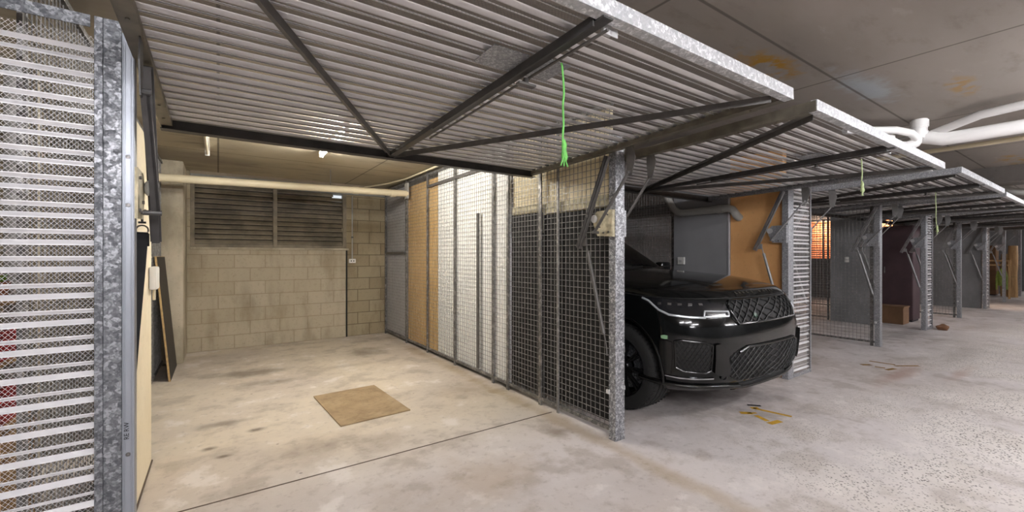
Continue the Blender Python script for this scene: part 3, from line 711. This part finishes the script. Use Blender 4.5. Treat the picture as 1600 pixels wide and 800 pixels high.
o = MB().prism([(x, y, .0004) for x, y in st((4.04, 2.03), (4.115, 1.945), .035)], (0, 0, .0012)).build('dark_scrap', 'black_rubber'); tag(o, 'tiny dark scrap at the tip of the yellow floor number', 'debris')
strokes('floor_number', [st((6.72, 1.96), (6.83, 1.89), .06), st((6.745, 1.83), (6.766, 1.735), .05), st((6.665, 1.70), (6.835, 1.66), .05), st((7.05, 1.97), (7.075, 1.715), .05), st((7.0, 1.70), (7.25, 1.53), .045)],
        'worn brownish stencil number on the floor farther along the aisle', 'yellow_worn')

# ------------------------------------------------------------------ far bays
r = root('light_switch', (10.84, 3.4, 1.25), 'small white switch plate on the far grey dividing wall', 'switch')
MB().cbox((-.012, -.04, 0), (0, .04, .11), .003).build('plate', 'plastic_white', r); MB().cbox((-.018, -.012, .04), (-.011, .012, .07), .002).build('rocker', 'zinc_white', r)
r = root('wall_socket', (5.268, 3.53, 1.265), 'white socket on the grey wall above the car bonnet', 'electrical box')
MB().cbox((-.03, -.05, 0), (0, .05, .1), .006).build('plate', 'plastic_white', r); MB().cbox((-.034, -.02, .03), (-.029, .02, .06), .002).build('rocker', 'zinc_white', r)
# storeroom wall with the sunlit louvred window behind the far bays
wl = MB(); XW = 16.62
wl.box((XW, 3.75, 0), (XW+.15, 4.05, ZC)); wl.box((XW, 6.35, 0), (XW+.15, YB, ZC)); wl.box((XW, 4.05, 0), (XW+.15, 6.35, 1.3)); wl.box((XW, 4.05, 2.57), (XW+.15, 6.35, ZC))
struct('wall_storeroom', wl, 'block_grey')
win = bpy.data.objects.new('window_2', None); C.objects.link(win); win['kind'] = 'structure'
f = MB()
for y in (4.05, 4.7, 5.4, 5.85, 6.32): f.cbox((XW-.01, y, 1.3), (XW+.06, y+.04, 2.57), .003)
struct('window_frame', f, 'charcoal', win)
s = MB(); z = 1.34
while z < 2.56: s.box((XW+.02, 4.08, z), (XW+.05, 6.33, z+.022)); z += .075
struct('louvre_blades', s, 'charcoal', win)
struct('wall_outside', MB().box((XW+1.0, 3.8, 0), (XW+1.1, YB, ZC)), 'brick_out')
li = bpy.data.lights.new('brick_fill_light', 'POINT'); li.energy = 55; li.color = (1, .78, .6); li.shadow_soft_size = .3  # point lamps added to light the outside brick warmly
lo = bpy.data.objects.new('brick_fill_light', li); C.objects.link(lo); lo.location = (XW+.5, 6.0, 2.3)
lo2 = lo.copy(); C.objects.link(lo2); lo2.location = (XW+.5, 4.6, 2.3)

def cabinet(x, y, w, d, h, mat, label, n=2):
    r = root('storage_cabinet', (x, y, 0), label, 'cabinet', 'cabinets in the far bays')
    MB().cbox((0, 0, .04), (w, d, h), .006).build('carcass', mat, r)
    for i in range(n):
        y0 = d/n*i+.006; dr = MB().cbox((-.02, y0, .07), (-.001, d/n*(i+1)-.006, h-.02), .004).build('door', mat, r)
        MB().cbox((-.034, y0+(d/n-.06 if i == 0 else .03), h*.5), (-.02, y0+(d/n-.04 if i == 0 else .05), h*.5+.14), .003).build('handle', 'frame', dr)
    MB().cbox((.02, .02, 0), (w-.02, d-.02, .04), .002).build('plinth', 'charcoal', r)
    return r
cabinet(11.5, 4.9, .6, 1.25, 1.55, 'charcoal', 'black cabinet below the sunlit louvre window')
cabinet(11.9, 2.6, .5, 1.0, 2.02, 'maroon', 'tall maroon cabinet standing behind the slim ribbed panel')
crate(11.32, 2.62, 0, .38, .42, .36, 'brown_card', 'cardboard_crate', 'brown carton on the floor before the maroon cabinet', 'box')
r = root('paint_tin', (11.5, 3.25, 0), 'small grey tin on the floor near the maroon cabinet', 'tin')
MB().lathe([(0, .001), (0, .08), (.2, .08), (.2, .075), (.19, .001)], (0, 0, 0), (0, 0, 1), 20).build('tin_body', 'galv', r, smooth=True)
MB().lathe([(.2, .082), (.21, .082), (.21, .07), (.2, .001)], (0, 0, 0), (0, 0, 1), 20).build('lid', 'alu', r, smooth=True)
# stone by the slim panel
bm = bmesh.new(); bmesh.ops.create_icosphere(bm, subdivisions=3, radius=.09)
for v in bm.verts:
    n = 1+.22*math.sin(v.co.x*40+1)*math.cos(v.co.y*33)+.1*math.sin(v.co.z*60)
    v.co = Vector((v.co.x*1.25*n, v.co.y*n, max(-.045, v.co.z*.7*n)))
me = bpy.data.meshes.new('stone'); bm.to_mesh(me); bm.free(); me.materials.append(M['stone'])
o = bpy.data.objects.new('stone', me); C.objects.link(o); o.location = (11.15, 2.02, .045); tag(o, 'brown stone on the floor against the slim ribbed panel', 'stone')
# end of the row: jacket, box, rolled carpets
r = root('hanging_jacket', (20.84, 2.42, .42), 'hi-vis green jacket hanging in the last bay', 'jacket')
r.scale = (.8, .5, 1)
a = MB()
prof = [(0, .16, .07), (.15, .17, .08), (.3, .16, .08), (.42, .19, .09), (.5, .15, .07), (.56, .06, .05)]
vs = []; fs = []; n = 14
for z, rx, ry in prof:
    for j in range(n): an = 2*PI*j/n; vs.append((ry*math.cos(an)*(1+.12*math.sin(3*an+z*9)), rx*math.sin(an), z))
for i in range(len(prof)-1):
    for j in range(n): fs.append((i*n+j, i*n+(j+1) % n, (i+1)*n+(j+1) % n, (i+1)*n+j))
a.add(vs, fs); a.build('torso', 'hivis', r, smooth=True)
for s in (-1, 1): a = MB(); a.tube([(0, s*.15, .46), (0, s*.21, .3), (-.02, s*.22, .02), (-.03, s*.22, -.12)], [.06, .055, .05, .045], 10); a.build('sleeve', 'hivis', r, smooth=True)
a = MB(); a.tube([(0, 0, .55), (0, 0, .66), (.03, 0, .69), (.05, 0, .66)], .005, 6); a.build('hanger_hook', 'dark_steel', r)
r = root('coat_rack', (20.9, 2.24, 0), 'timber coat rack holding the hi-vis jacket in the last bay', 'coat rack')
for y in (0, .82): MB().cbox((.0, y, 0), (.05, y+.05, 1.25), .003).build('upright', 'timber', r)
MB().cbox((.0, .05, 1.06), (.03, .82, 1.11), .003).build('rail', 'timber', r); MB().cbox((.0, .05, 1.2), (.05, .82, 1.25), .003).build('top_rail', 'timber', r)
cabinet(22.3, 2.72, .5, .8, 1.75, 'brown_card', 'orange-brown cabinet in the last bay')
def roll(x, y, h, rad, label, lean=.0):
    r = root('rolled_carpet', (x, y, 0), label, 'rolled carpet', 'rolled carpets in the last bay')
    a = MB(); a.tube([(0, 0, 0), (.01, .01, h*.2), (0, .0, h*.4), (lean*.5, .01, h*.6), (lean*.8, 0, h*.85), (lean, 0, h)], [rad, rad*1.04, rad*.86, rad*1.05, rad*.98, rad*.9], 16); a.build('roll', 'timber', r, smooth=True)
    a = MB(); a.lathe([(-.02, rad*.9), (-.02, rad*.93), (.02, rad*.93), (.02, rad*.9)], (0, 0, h*.4), (0, 0, 1), 16); a.build('tie', 'ply_edge', r)
roll(21.9, 2.30, 1.72, .12, 'tan rolled carpet standing upright at the end of the row', .06)
roll(22.15, 2.5, 1.45, .1, 'shorter tan rolled carpet beside the tall roll', .02)
struct('wall_last_bay', MB().box((23.6, 2.3, 0), (23.7, 7.65, ZC)), 'fin_grey')

# ------------------------------------------------------------------ black car
CX, CY = 3.945, 1.76
car = root('car', (CX, CY, 0), 'shiny black SUV parked in the bay beside the near post', 'car')
LEV = [(.25, .84, .24), (.275, .91, .13), (.31, .94, .075), (.37, .958, .035), (.46, .97, .012), (.6, .98, 0), (.74, .985, 0), (.82, .985, .012), (.90, .98, .04), (.98, .968, .08), (1.04, .95, .122), (1.085, .925, .175), (1.105, .89, .245)]
LF, LR, NN, YR = .60, .40, 2.7, 4.82
def lev(z):
    if z <= LEV[0][0]: return LEV[0][1:]
    for (a, b) in zip(LEV, LEV[1:]):
        if z <= b[0]:
            t = (z-a[0])/(b[0]-a[0]); return (a[1]+(b[1]-a[1])*t, a[2]+(b[2]-a[2])*t)
    return LEV[-1][1:]
def lift(z, y):
    if z <= .8: return z
    t = min(1, max(0, (y-.3)/1.6)); return z+(z-.8)*.16*t*t*(3-2*t)
def bpt(s, z):
    """point on the body side surface: s 0 = centre of nose, 1 = where the flank begins, above 1 = metres along the flank"""
    w, yf = lev(z); sg = 1 if s >= 0 else -1; a = abs(s)
    if a <= 1:
        th = a*PI/2; x = w*math.sin(th)**(2/NN); y = yf+(LF)*(1-max(0, math.cos(th))**(2/NN))
    else: x = w; y = yf+LF+(a-1)
    return Vector((sg*x, y, lift(z, y)))
def bn(s, z):
    e = .004; du = bpt(s+e, z)-bpt(s-e, z); dv = bpt(s, z+e)-bpt(s, z-e); n = du.cross(dv)
    if n.length < 1e-9: return Vector((0, -1, 0))
    n.normalize(); return n if n.y < 0 or (n.x*s > 0) else -n
def sx(x, z=.7):
    w = lev(z)[0]; a = min(1, abs(x)/w); return math.copysign(math.asin(a**(NN/2))/(PI/2), x)
body = MB(); rings = []
half = [math.pow(i/18, 1.0) for i in range(19)]
def ring(z):
    w, yf = lev(z); pts = []
    for a in half: pts.append(bpt(a, z))
    y0 = yf+LF
    for i in range(1, 26): y = y0+(YR-LR-y0)*i/25; pts.append(Vector((w, y, lift(z, y))))
    for i in range(1, 11):
        th = PI/2*i/10; pts.append(Vector((w*math.cos(th)**(2/3.4) if i < 10 else 0, YR-LR+LR*math.sin(th)**(2/3.4), lift(z, YR))))
    return pts+[Vector((-p.x, p.y, p.z)) for p in pts[-2:0:-1]]
zs = [l[0] for l in LEV]; zz = []
for a, b in zip(zs, zs[1:]): zz += [a, (a+b)/2]
zz.append(zs[-1])
for z in zz: rings.append(ring(z))
top = rings[-1]
for fct in (.975, .93, .86, .75, .6, .42, .22, 0.):
    rr = []
    for p in top:
        yc = min(4.3, max(.75, p.y)); y = yc+(p.y-yc)*fct; t = min(1, max(0, (y-.25)/1.2))
        rr.append(Vector((p.x*fct, y, lift(1.105, y)+(.075+.03*t)*(1-fct**2.6))))
    rings.append(rr)
n = len(top)
vs = [p for g in rings for p in g]; fs = []
for i in range(len(rings)-1):
    for j in range(n): fs.append((i*n+j, i*n+(j+1) % n, (i+1)*n+(j+1) % n, (i+1)*n+j))
fs.append(tuple(range(n))[::-1])
body.add(vs, fs)
bo = body.build('body', 'car_paint', car, smooth=50)
bm = bmesh.new(); bm.from_mesh(bo.data); bmesh.ops.remove_doubles(bm, verts=bm.verts, dist=.0004); bmesh.ops.dissolve_degenerate(bm, edges=bm.edges, dist=.0003); bmesh.ops.recalc_face_normals(bm, faces=bm.faces); bm.to_mesh(bo.data); bm.free()
# wheel wells cut out of the body
WZc, WR = .385, .385
for wy in (.87, 3.8):
    for s in (-1, 1):
        cut = MB(); cut.tube([(s*.58, wy, WZc+.015), (s*1.2, wy, WZc+.015)], .45, 40); co = cut.build('cutter', 'satin_black', car)
        md = bo.modifiers.new('arch', 'BOOLEAN'); md.operation = 'DIFFERENCE'; md.object = co; md.solver = 'EXACT'
dg = bpy.context.evaluated_depsgraph_get(); me = bpy.data.meshes.new_from_object(bo.evaluated_get(dg))
bo.modifiers.clear(); bo.data = me
for o in list(car.children):
    if o.name.startswith('cutter'): bpy.data.objects.remove(o)
me.polygons.foreach_set('use_smooth', [True]*len(me.polygons))
try: me.set_sharp_from_angle(angle=math.radians(40))
except Exception: pass
def patch(ss, zlo, zhi, off, nv=4, inn=-.004, m=None):
    m = m or MB(); N = len(ss)
    def P(i, j, o): s, z = ss[i], zlo[i]+(zhi[i]-zlo[i])*j/nv; return bpt(s, z)+bn(s, z)*o
    vs = []; fs = []
    for o in (off, inn):
        for i in range(N):
            for j in range(nv+1): vs.append(P(i, j, o))
    K = N*(nv+1); ix = lambda i, j, k=0: k*K+i*(nv+1)+j
    for i in range(N-1):
        for j in range(nv): fs.append((ix(i, j), ix(i+1, j), ix(i+1, j+1), ix(i, j+1)))
        fs += [(ix(i, 0), ix(i, 0, 1), ix(i+1, 0, 1), ix(i+1, 0)), (ix(i, nv), ix(i+1, nv), ix(i+1, nv, 1), ix(i, nv, 1))]
    for i in (0, N-1):
        for j in range(nv): fs.append((ix(i, j), ix(i, j+1), ix(i, j+1, 1), ix(i, j, 1)))
    return m.add(vs, fs)
def interp(kp, n):  # key points (x, lo, hi) -> n samples
    xs = [kp[0][0]+(kp[-1][0]-kp[0][0])*i/(n-1) for i in range(n)]; lo = []; hi = []
    for x in xs:
        for a, b in zip(kp, kp[1:]):
            if (a[0] <= x <= b[0]) or (a[0] >= x >= b[0]):
                t = (x-a[0])/(b[0]-a[0]); lo.append(a[1]+(b[1]-a[1])*t); hi.append(a[2]+(b[2]-a[2])*t); break
        else: lo.append(kp[-1][1]); hi.append(kp[-1][2])
    return xs, lo, hi
def surf(name, mat, kp, off, n=24, nv=4, par=car, mirror=False):
    xs, lo, hi = interp(kp, n); o = patch(xs, lo, hi, off, nv).build(name, mat, par, smooth=40); return o
def sline(name, mat, pts, r, off, par, n=6, sub=6):
    P = []
    for (a, b) in zip(pts, pts[1:]):
        for i in range(sub): t = i/sub; s = a[0]+(b[0]-a[0])*t; z = a[1]+(b[1]-a[1])*t; P.append(bpt(s, z)+bn(s, z)*off)
    P.append(bpt(*pts[-1])+bn(*pts[-1])*off)
    return MB().tube(P, r, n).build(name, mat, par, smooth=True)
def lattice(name, mat, kp, par, off, pitch_s, pitch_z, r):
    m = MB(); s0, s1 = kp[0][0], kp[-1][0]
    def lim(s):
        for a, b in zip(kp, kp[1:]):
            if a[0] <= s <= b[0]:
                t = (s-a[0])/(b[0]-a[0]); return a[1]+(b[1]-a[1])*t, a[2]+(b[2]-a[2])*t
        return kp[-1][1:]
    zmin = min(k_[1] for k_ in kp); zmax = max(k_[2] for k_ in kp); sl = pitch_s/pitch_z
    for sg in (1, -1):
        c = s0-(zmax-zmin)*sl-pitch_s
        while c < s1+(zmax-zmin)*sl+pitch_s:
            run = []
            N_ = int((zmax-zmin)/(pitch_z/3))+1
            for i in range(N_+1):
                z = zmin+(zmax-zmin)*i/N_; s = c+sg*(z-zmin)*sl
                lo, hi = lim(s) if s0 <= s <= s1 else (9, -9)
                if lo <= z <= hi: run.append(bpt(s, z)+bn(s, z)*off)
                else:
                    if len(run) > 1: m.tube(run, r, 5)
                    run = []
            if len(run) > 1: m.tube(run, r, 5)
            c += pitch_s*2
    return m.build(name, mat, par)
# grille
gk = [(-.285, .87, 1.0), (-.25, .83, 1.01), (.25, .83, 1.01), (.285, .87, 1.0)]
g = surf('grille', 'void_black', gk, .004, 30)
lattice('grille_lattice', 'satin_black', gk, g, .010, .030, .036, .0065)
sline('grille_frame', 'gloss_black', [(-.285, .93), (-.25, .83), (.25, .83), (.285, .93)], .009, .008, g, 8, 10)
sline('grille_top_frame', 'gloss_black', [(-.285, .95), (-.26, 1.01), (.26, 1.01), (.285, .95)], .008, .008, g, 8, 10)
a = MB(); p = bpt(-sx(.26), .885); nr = bn(-sx(.26), .885); a.lathe([(0, .001), (0, .022), (.006, .022), (.008, .001)], p+nr*.014, nr, 18); e = a.build('badge', 'badge_green', g); 
sline('bonnet_gap', 'black_rubber', [(-1.25, 1.045), (-.9, 1.035), (-sx(.45), 1.03), (sx(.45), 1.03), (.9, 1.035), (1.25, 1.045)], .005, -.001, car, 6, 10)
# bonnet lettering, one word each side of the centre
def lettering(word, s0, s1, z):
    k_ = len(word)
    for i, chh in enumerate(word):
        s = s0+(s1-s0)*i/(k_-1); p = bpt(s, z); nr = bn(s, z); e = .01; tx = (bpt(s+e, z)-bpt(s-e, z)).normalized()
        up = nr.cross(tx).normalized(); up = up if up.z > 0 else -up
        o = text_mesh(chh, .034, 'bonnet_letter', 'mid_steel', bo, (0, 0, 0), (0, 0, 0), .001)
        mt = Matrix((tx, up, nr)).transposed().to_4x4(); mt.translation = p+nr*.003-up*.012; o.matrix_local = mt
lettering('RANGE', -sx(.33), -sx(.07), 1.065); lettering('ROVER', sx(.07), sx(.33), 1.065)
# headlights, one per side
for sg in (-1, 1):
    K = lambda ls: [(sg*a, b, c) for a, b, c in ls]
    hk = K([(.30, .895, .975), (.36, .882, 1.0), (.5, .882, 1.018), (.66, .885, 1.022), (.78, .90, 1.024), (.88, .955, 1.026), (.97, 1.005, 1.024)])
    h = surf('headlight', 'lamp_dark', hk, .006, 34)
    sline('daytime_strip', 'lamp_clear', [(sg*.95, 1.018), (sg*.91, 1.0), (sg*.85, .935), (sg*.78, .903), (sg*.6, .889), (sg*.5, .887)], .009, .011, h, 8)
    sline('daytime_loop', 'lamp_clear', [(sg*.5, .893), (sg*.315, .893), (sg*.305, .928), (sg*.49, .935), (sg*.51, .895)], .0075, .011, h, 8)
    for i in range(5):
        s = sg*(.5+.33*i/4); z = .985; p = bpt(s, z); nr = bn(s, z)
        a = MB(); a.cbox((-.016, -.010, -.004), (.016, .010, .004), .003); o = a.build('lamp_lens', 'chrome', h)
        tx = (bpt(s+.01, z)-bpt(s-.01, z)).normalized(); up = nr.cross(tx).normalized(); mt = Matrix((tx, up, nr)).transposed().to_4x4(); mt.translation = p+nr*.008; o.matrix_local = mt
    # side intake with surround and blade
    ik = K([(.47, .475, .675), (.51, .458, .69), (.62, .458, .70), (.70, .472, .705), (.76, .49, .70)])
    it = surf('side_intake', 'void_black', ik, .003, 18)
    lk = sorted(ik); lattice('intake_lattice', 'satin_black', lk, it, .006, .018, .026, .0032)
    sline('intake_surround', 'gloss_black', [(sg*.76, .49), (sg*.77, .70), (sg*.70, .71), (sg*.52, .695), (sg*.47, .675), (sg*.48, .475), (sg*.52, .453), (sg*.70, .463), (sg*.76, .49)], .010, .006, it, 8)
    bl = surf('intake_blade', 'gloss_black', K([(.34, .43, .50), (.38, .43, .64), (.42, .44, .69), (.46, .46, .68)]), .026, 10)
    surf('bumper_corner', 'gloss_black', K([(.79, .43, .69), (.84, .42, .70), (.89, .44, .69)]), .010, 8)
    surf('side_marker', 'reflector', K([(.825, .712, .738), (.85, .709, .742), (.875, .714, .735)]), .009, 6)
    surf('lip_strip', 'chrome', K([(.45, .402, .412), (.6, .398, .408), (.72, .40, .409), (.84, .41, .415)]), .010, 14)
    a = MB(); p = bpt(sg*.37, .415); nr = bn(sg*.37, .415); a.lathe([(.0, .028), (.008, .03), (.01, .022), (.002, .018), (.002, .001)], p+nr*.004, nr, 18); a.build('fog_lamp', 'lamp_dark', car, smooth=True)
# centre intake and splitter
ck = [(-.33, .42, .58), (-.26, .37, .63), (0, .36, .64), (.26, .37, .63), (.33, .42, .58)]
ci = surf('centre_intake', 'void_black', ck, .003, 26); lattice('centre_lattice', 'satin_black', ck, ci, .008, .022, .028, .004)
sline('intake_bar', 'gloss_black', [(-sx(.5), .61), (-sx(.4), .645), (sx(.4), .645), (sx(.5), .61)], .012, .006, ci, 8, 10)
sline('front_lip', 'gloss_black', [(-1.0, .36), (-.8, .345), (-sx(.6), .335), (-sx(.4), .31), (sx(.4), .31), (sx(.6), .335), (.8, .345), (1.0, .36)], .02, .012, car, 10, 8)
surf('skid_plate', 'satin_black', [(-sx(.42), .27, .325), (0, .265, .33), (sx(.42), .27, .325)], .022, 16)
# cabin
def cab(s, t):
    """cabin surface: t 0 belt, 1 roof edge"""
    tp_ = max(0, t); w = .915-(.915-.69)*tp_**1.15; yf = 1.42+(2.28-1.42)*t; yr = 4.72-(.45)*tp_**1.3; z = 1.15+.57*t-.02*t*t; lf = .55; sg = 1 if s >= 0 else -1; a = abs(s)
    if a <= 1: th = a*PI/2; return Vector((sg*w*math.sin(th)**(2/3.), yf+lf*(1-max(0, math.cos(th))**(2/3.)), z))
    if a <= 2: return Vector((sg*w, yf+lf+(yr-.3-yf-lf)*(a-1), z))
    th = (a-2)*PI/2; return Vector((sg*w*max(0, math.cos(th))**(2/4.), yr-.3+.3*math.sin(th)**(2/4.), z))
ss = [i/10*3 for i in range(11)]; ss = [i*.0833 for i in range(13)][:12]+[1+i*.1 for i in range(10)]+[2+i*.125 for i in range(9)]
def cring(t):
    p = [cab(s, t) for s in ss]; return p+[Vector((-q.x, q.y, q.z)) for q in p[-2:0:-1]]
rg = [cring(t) for t in (-.12, 0, .2, .4, .6, .8, .92, 1.)]
tp = rg[-1]
for fct, dz in ((.95, .02), (.85, .038), (.6, .052), (.3, .058), (0, .06)):
    rg.append([Vector((p.x*fct, (lambda yc: yc+(p.y-yc)*fct)(min(4.0, max(2.8, p.y))), tp[0].z+dz)) for p in tp])
n = len(tp); vs = [p for g_ in rg for p in g_]; fs = []
for i in range(len(rg)-1):
    for j in range(n): fs.append((i*n+j, i*n+(j+1) % n, (i+1)*n+(j+1) % n, (i+1)*n+j))
cb = MB().add(vs, fs).build('cabin', 'car_paint', car, smooth=50)
def cpatch(name, s0, s1, t0, t1, par, mat='car_glass', ns=14, nt=6, off=.006):
    m = MB(); vs = []; fs = []
    for o in (off, -.003):
        for i in range(ns+1):
            for j in range(nt+1):
                s = s0+(s1-s0)*i/ns; t = t0+(t1-t0)*j/nt; e = .003
                nr = (cab(s+e, t)-cab(s-e, t)).cross(cab(s, t+e)-cab(s, t-e)).normalized()
                c_ = cab(s, t)-Vector((0, 3.2, 1.1)); nr = nr if nr.dot(c_) > 0 else -nr
                vs.append(cab(s, t)+nr*o)
    K_ = (ns+1)*(nt+1); ix = lambda i, j, k_=0: k_*K_+i*(nt+1)+j
    for i in range(ns):
        for j in range(nt): fs.append((ix(i, j), ix(i+1, j), ix(i+1, j+1), ix(i, j+1)))
        fs += [(ix(i, 0), ix(i, 0, 1), ix(i+1, 0, 1), ix(i+1, 0)), (ix(i, nt), ix(i+1, nt), ix(i+1, nt, 1), ix(i, nt, 1))]
    for i in (0, ns):
        for j in range(nt): fs.append((ix(i, j), ix(i, j+1), ix(i, j+1, 1), ix(i, j, 1)))
    return m.add(vs, fs).build(name, mat, par, smooth=40)
cpatch('windscreen', -.80, .80, .03, .93, cb, ns=26, nt=10)
for sg in (-1, 1):
    cpatch('side_window', sg*1.04, sg*1.42, .08, .9, cb); cpatch('side_window', sg*1.46, sg*1.8, .08, .9, cb); cpatch('side_window', sg*1.84, sg*2.05, .12, .85, cb)
cpatch('rear_window', 2.45, 3.0, .15, .85, cb); cpatch('rear_window', -2.45, -3.0, .15, .85, cb)
for x0, x1 in ((-.55, .1), (.05, .62)):
    a = MB(); a.tube([bpt(0, 1.1)*0+Vector((x0, 1.40, 1.225)), Vector(((x0+x1)/2, 1.42, 1.25)), Vector((x1, 1.46, 1.262))], .008, 6); a.build('wiper', 'satin_black', car, smooth=True)
for sg in (-1, 1):
    mr = MB(); mr.cbox((sg*.93, 1.80, 1.17), (sg*1.13, 1.92, 1.30), .04); mo = mr.build('wing_mirror', 'car_paint', car, smooth=60)
    MB().cbox((sg*.955, 1.921, 1.19), (sg*1.11, 1.926, 1.28), .002).build('mirror_glass', 'chrome', mo)
    MB().bar((sg*.86, 1.86, 1.15), (sg*.97, 1.86, 1.19), .06, .03).build('mirror_stalk', 'satin_black', mo)
# wheels
def wheel(x, y, sg):
    ty = MB()
    prof = [(-.13, .27), (-.135, .31), (-.128, .35), (-.11, .375), (-.09, .384), (-.062, .385), (-.058, .376), (-.05, .376), (-.046, .386), (-.006, .3865), (-.003, .377), (.004, .377), (.007, .3865), (.046, .386), (.05, .376), (.058, .376), (.062, .385), (.09, .384), (.11, .375), (.128, .35), (.135, .31), (.13, .27)]
    ty.lathe(prof, (x, y, WZc+.002), (sg, 0, 0), 56); tr = ty
    for i in range(64):
        an = 2*PI*i/64; e = Vector((0, math.cos(an), math.sin(an)))
        for h0, h1 in ((.066, .118), (-.118, -.066)):
            p = Vector((x, y, WZc+.002))+e*.3845
            tr.bar(p+Vector((sg*h0, 0, 0)), p+Vector((sg*h1*.98, 0, 0))-e*.008, .012, .006, e)
    ty.build('tyre', 'tyre', car, smooth=35)
    rm = MB(); rm.lathe([(-.1, .262), (.115, .268), (.128, .275), (.13, .268), (.115, .255), (.06, .245), (-.1, .24)], (x, y, WZc), (sg, 0, 0), 48)
    rm.lathe([(.09, .001), (.092, .06), (.08, .07), (.04, .075)], (x, y, WZc), (sg, 0, 0), 24)
    ro = rm.build('rim', 'rim_black', car, smooth=35)
    for i in range(10):
        an = 2*PI*i/10
        for d_ in (-.07, .07):
            c0 = Vector((x+sg*.085, y+math.cos(an+d_*.6)*.06, WZc+math.sin(an+d_*.6)*.06)); c1 = Vector((x+sg*.115, y+math.cos(an+d_)*.258, WZc+math.sin(an+d_)*.258))
            o = MB().bar(c0, c1, .014, .03, (sg, 0, 0)).build('spoke', 'rim_black', ro)
    MB().lathe([(.0, .08), (.0, .2), (.02, .2), (.02, .08)], (x, y, WZc), (sg, 0, 0), 36).build('brake_disc', 'galv', car, smooth=35)
for wy in (.87, 3.8):
    for sg in (-1, 1): wheel(sg*.835, wy, sg)
for sg in (-1, 1):
    for wy in (.87, 3.8):
        P_ = []
        for i in range(25):
            an = PI*(1.08-1.16*i/24); z_ = WZc+.015+.455*math.sin(an); w_ = lev(max(.26, z_))[0]; P_.append((sg*(w_-.004), wy-.455*math.cos(an)*-1, max(.3, z_)))
        MB().tube(P_, .012, 8).build('arch_trim', 'gloss_black', car, smooth=True)

# ------------------------------------------------------------------ camera, world, colour
cam = bpy.data.cameras.new('camera'); cam.sensor_width = 36; cam.lens = 36*668/1600; cam.clip_start = .02; cam.clip_end = 200
co = bpy.data.objects.new('camera', cam); C.objects.link(co); co.location = (0, 0, 1.38); co.rotation_euler = (PI/2, 0, -math.radians(34.5))
sc = bpy.context.scene; sc.camera = co
wd = bpy.data.worlds.new('world'); sc.world = wd; wd.use_nodes = True
wd.node_tree.nodes['Background'].inputs[0].default_value = (.8, .85, .9, 1); wd.node_tree.nodes['Background'].inputs[1].default_value = .3
sc.view_settings.view_transform = 'Standard'; sc.view_settings.look = 'None'; sc.view_settings.gamma = 1.; sc.view_settings.use_curve_mapping = False
sc.view_settings.exposure = 1.75
sc.cycles.max_bounces = 8; sc.cycles.diffuse_bounces = 6; sc.cycles.transparent_max_bounces = 8
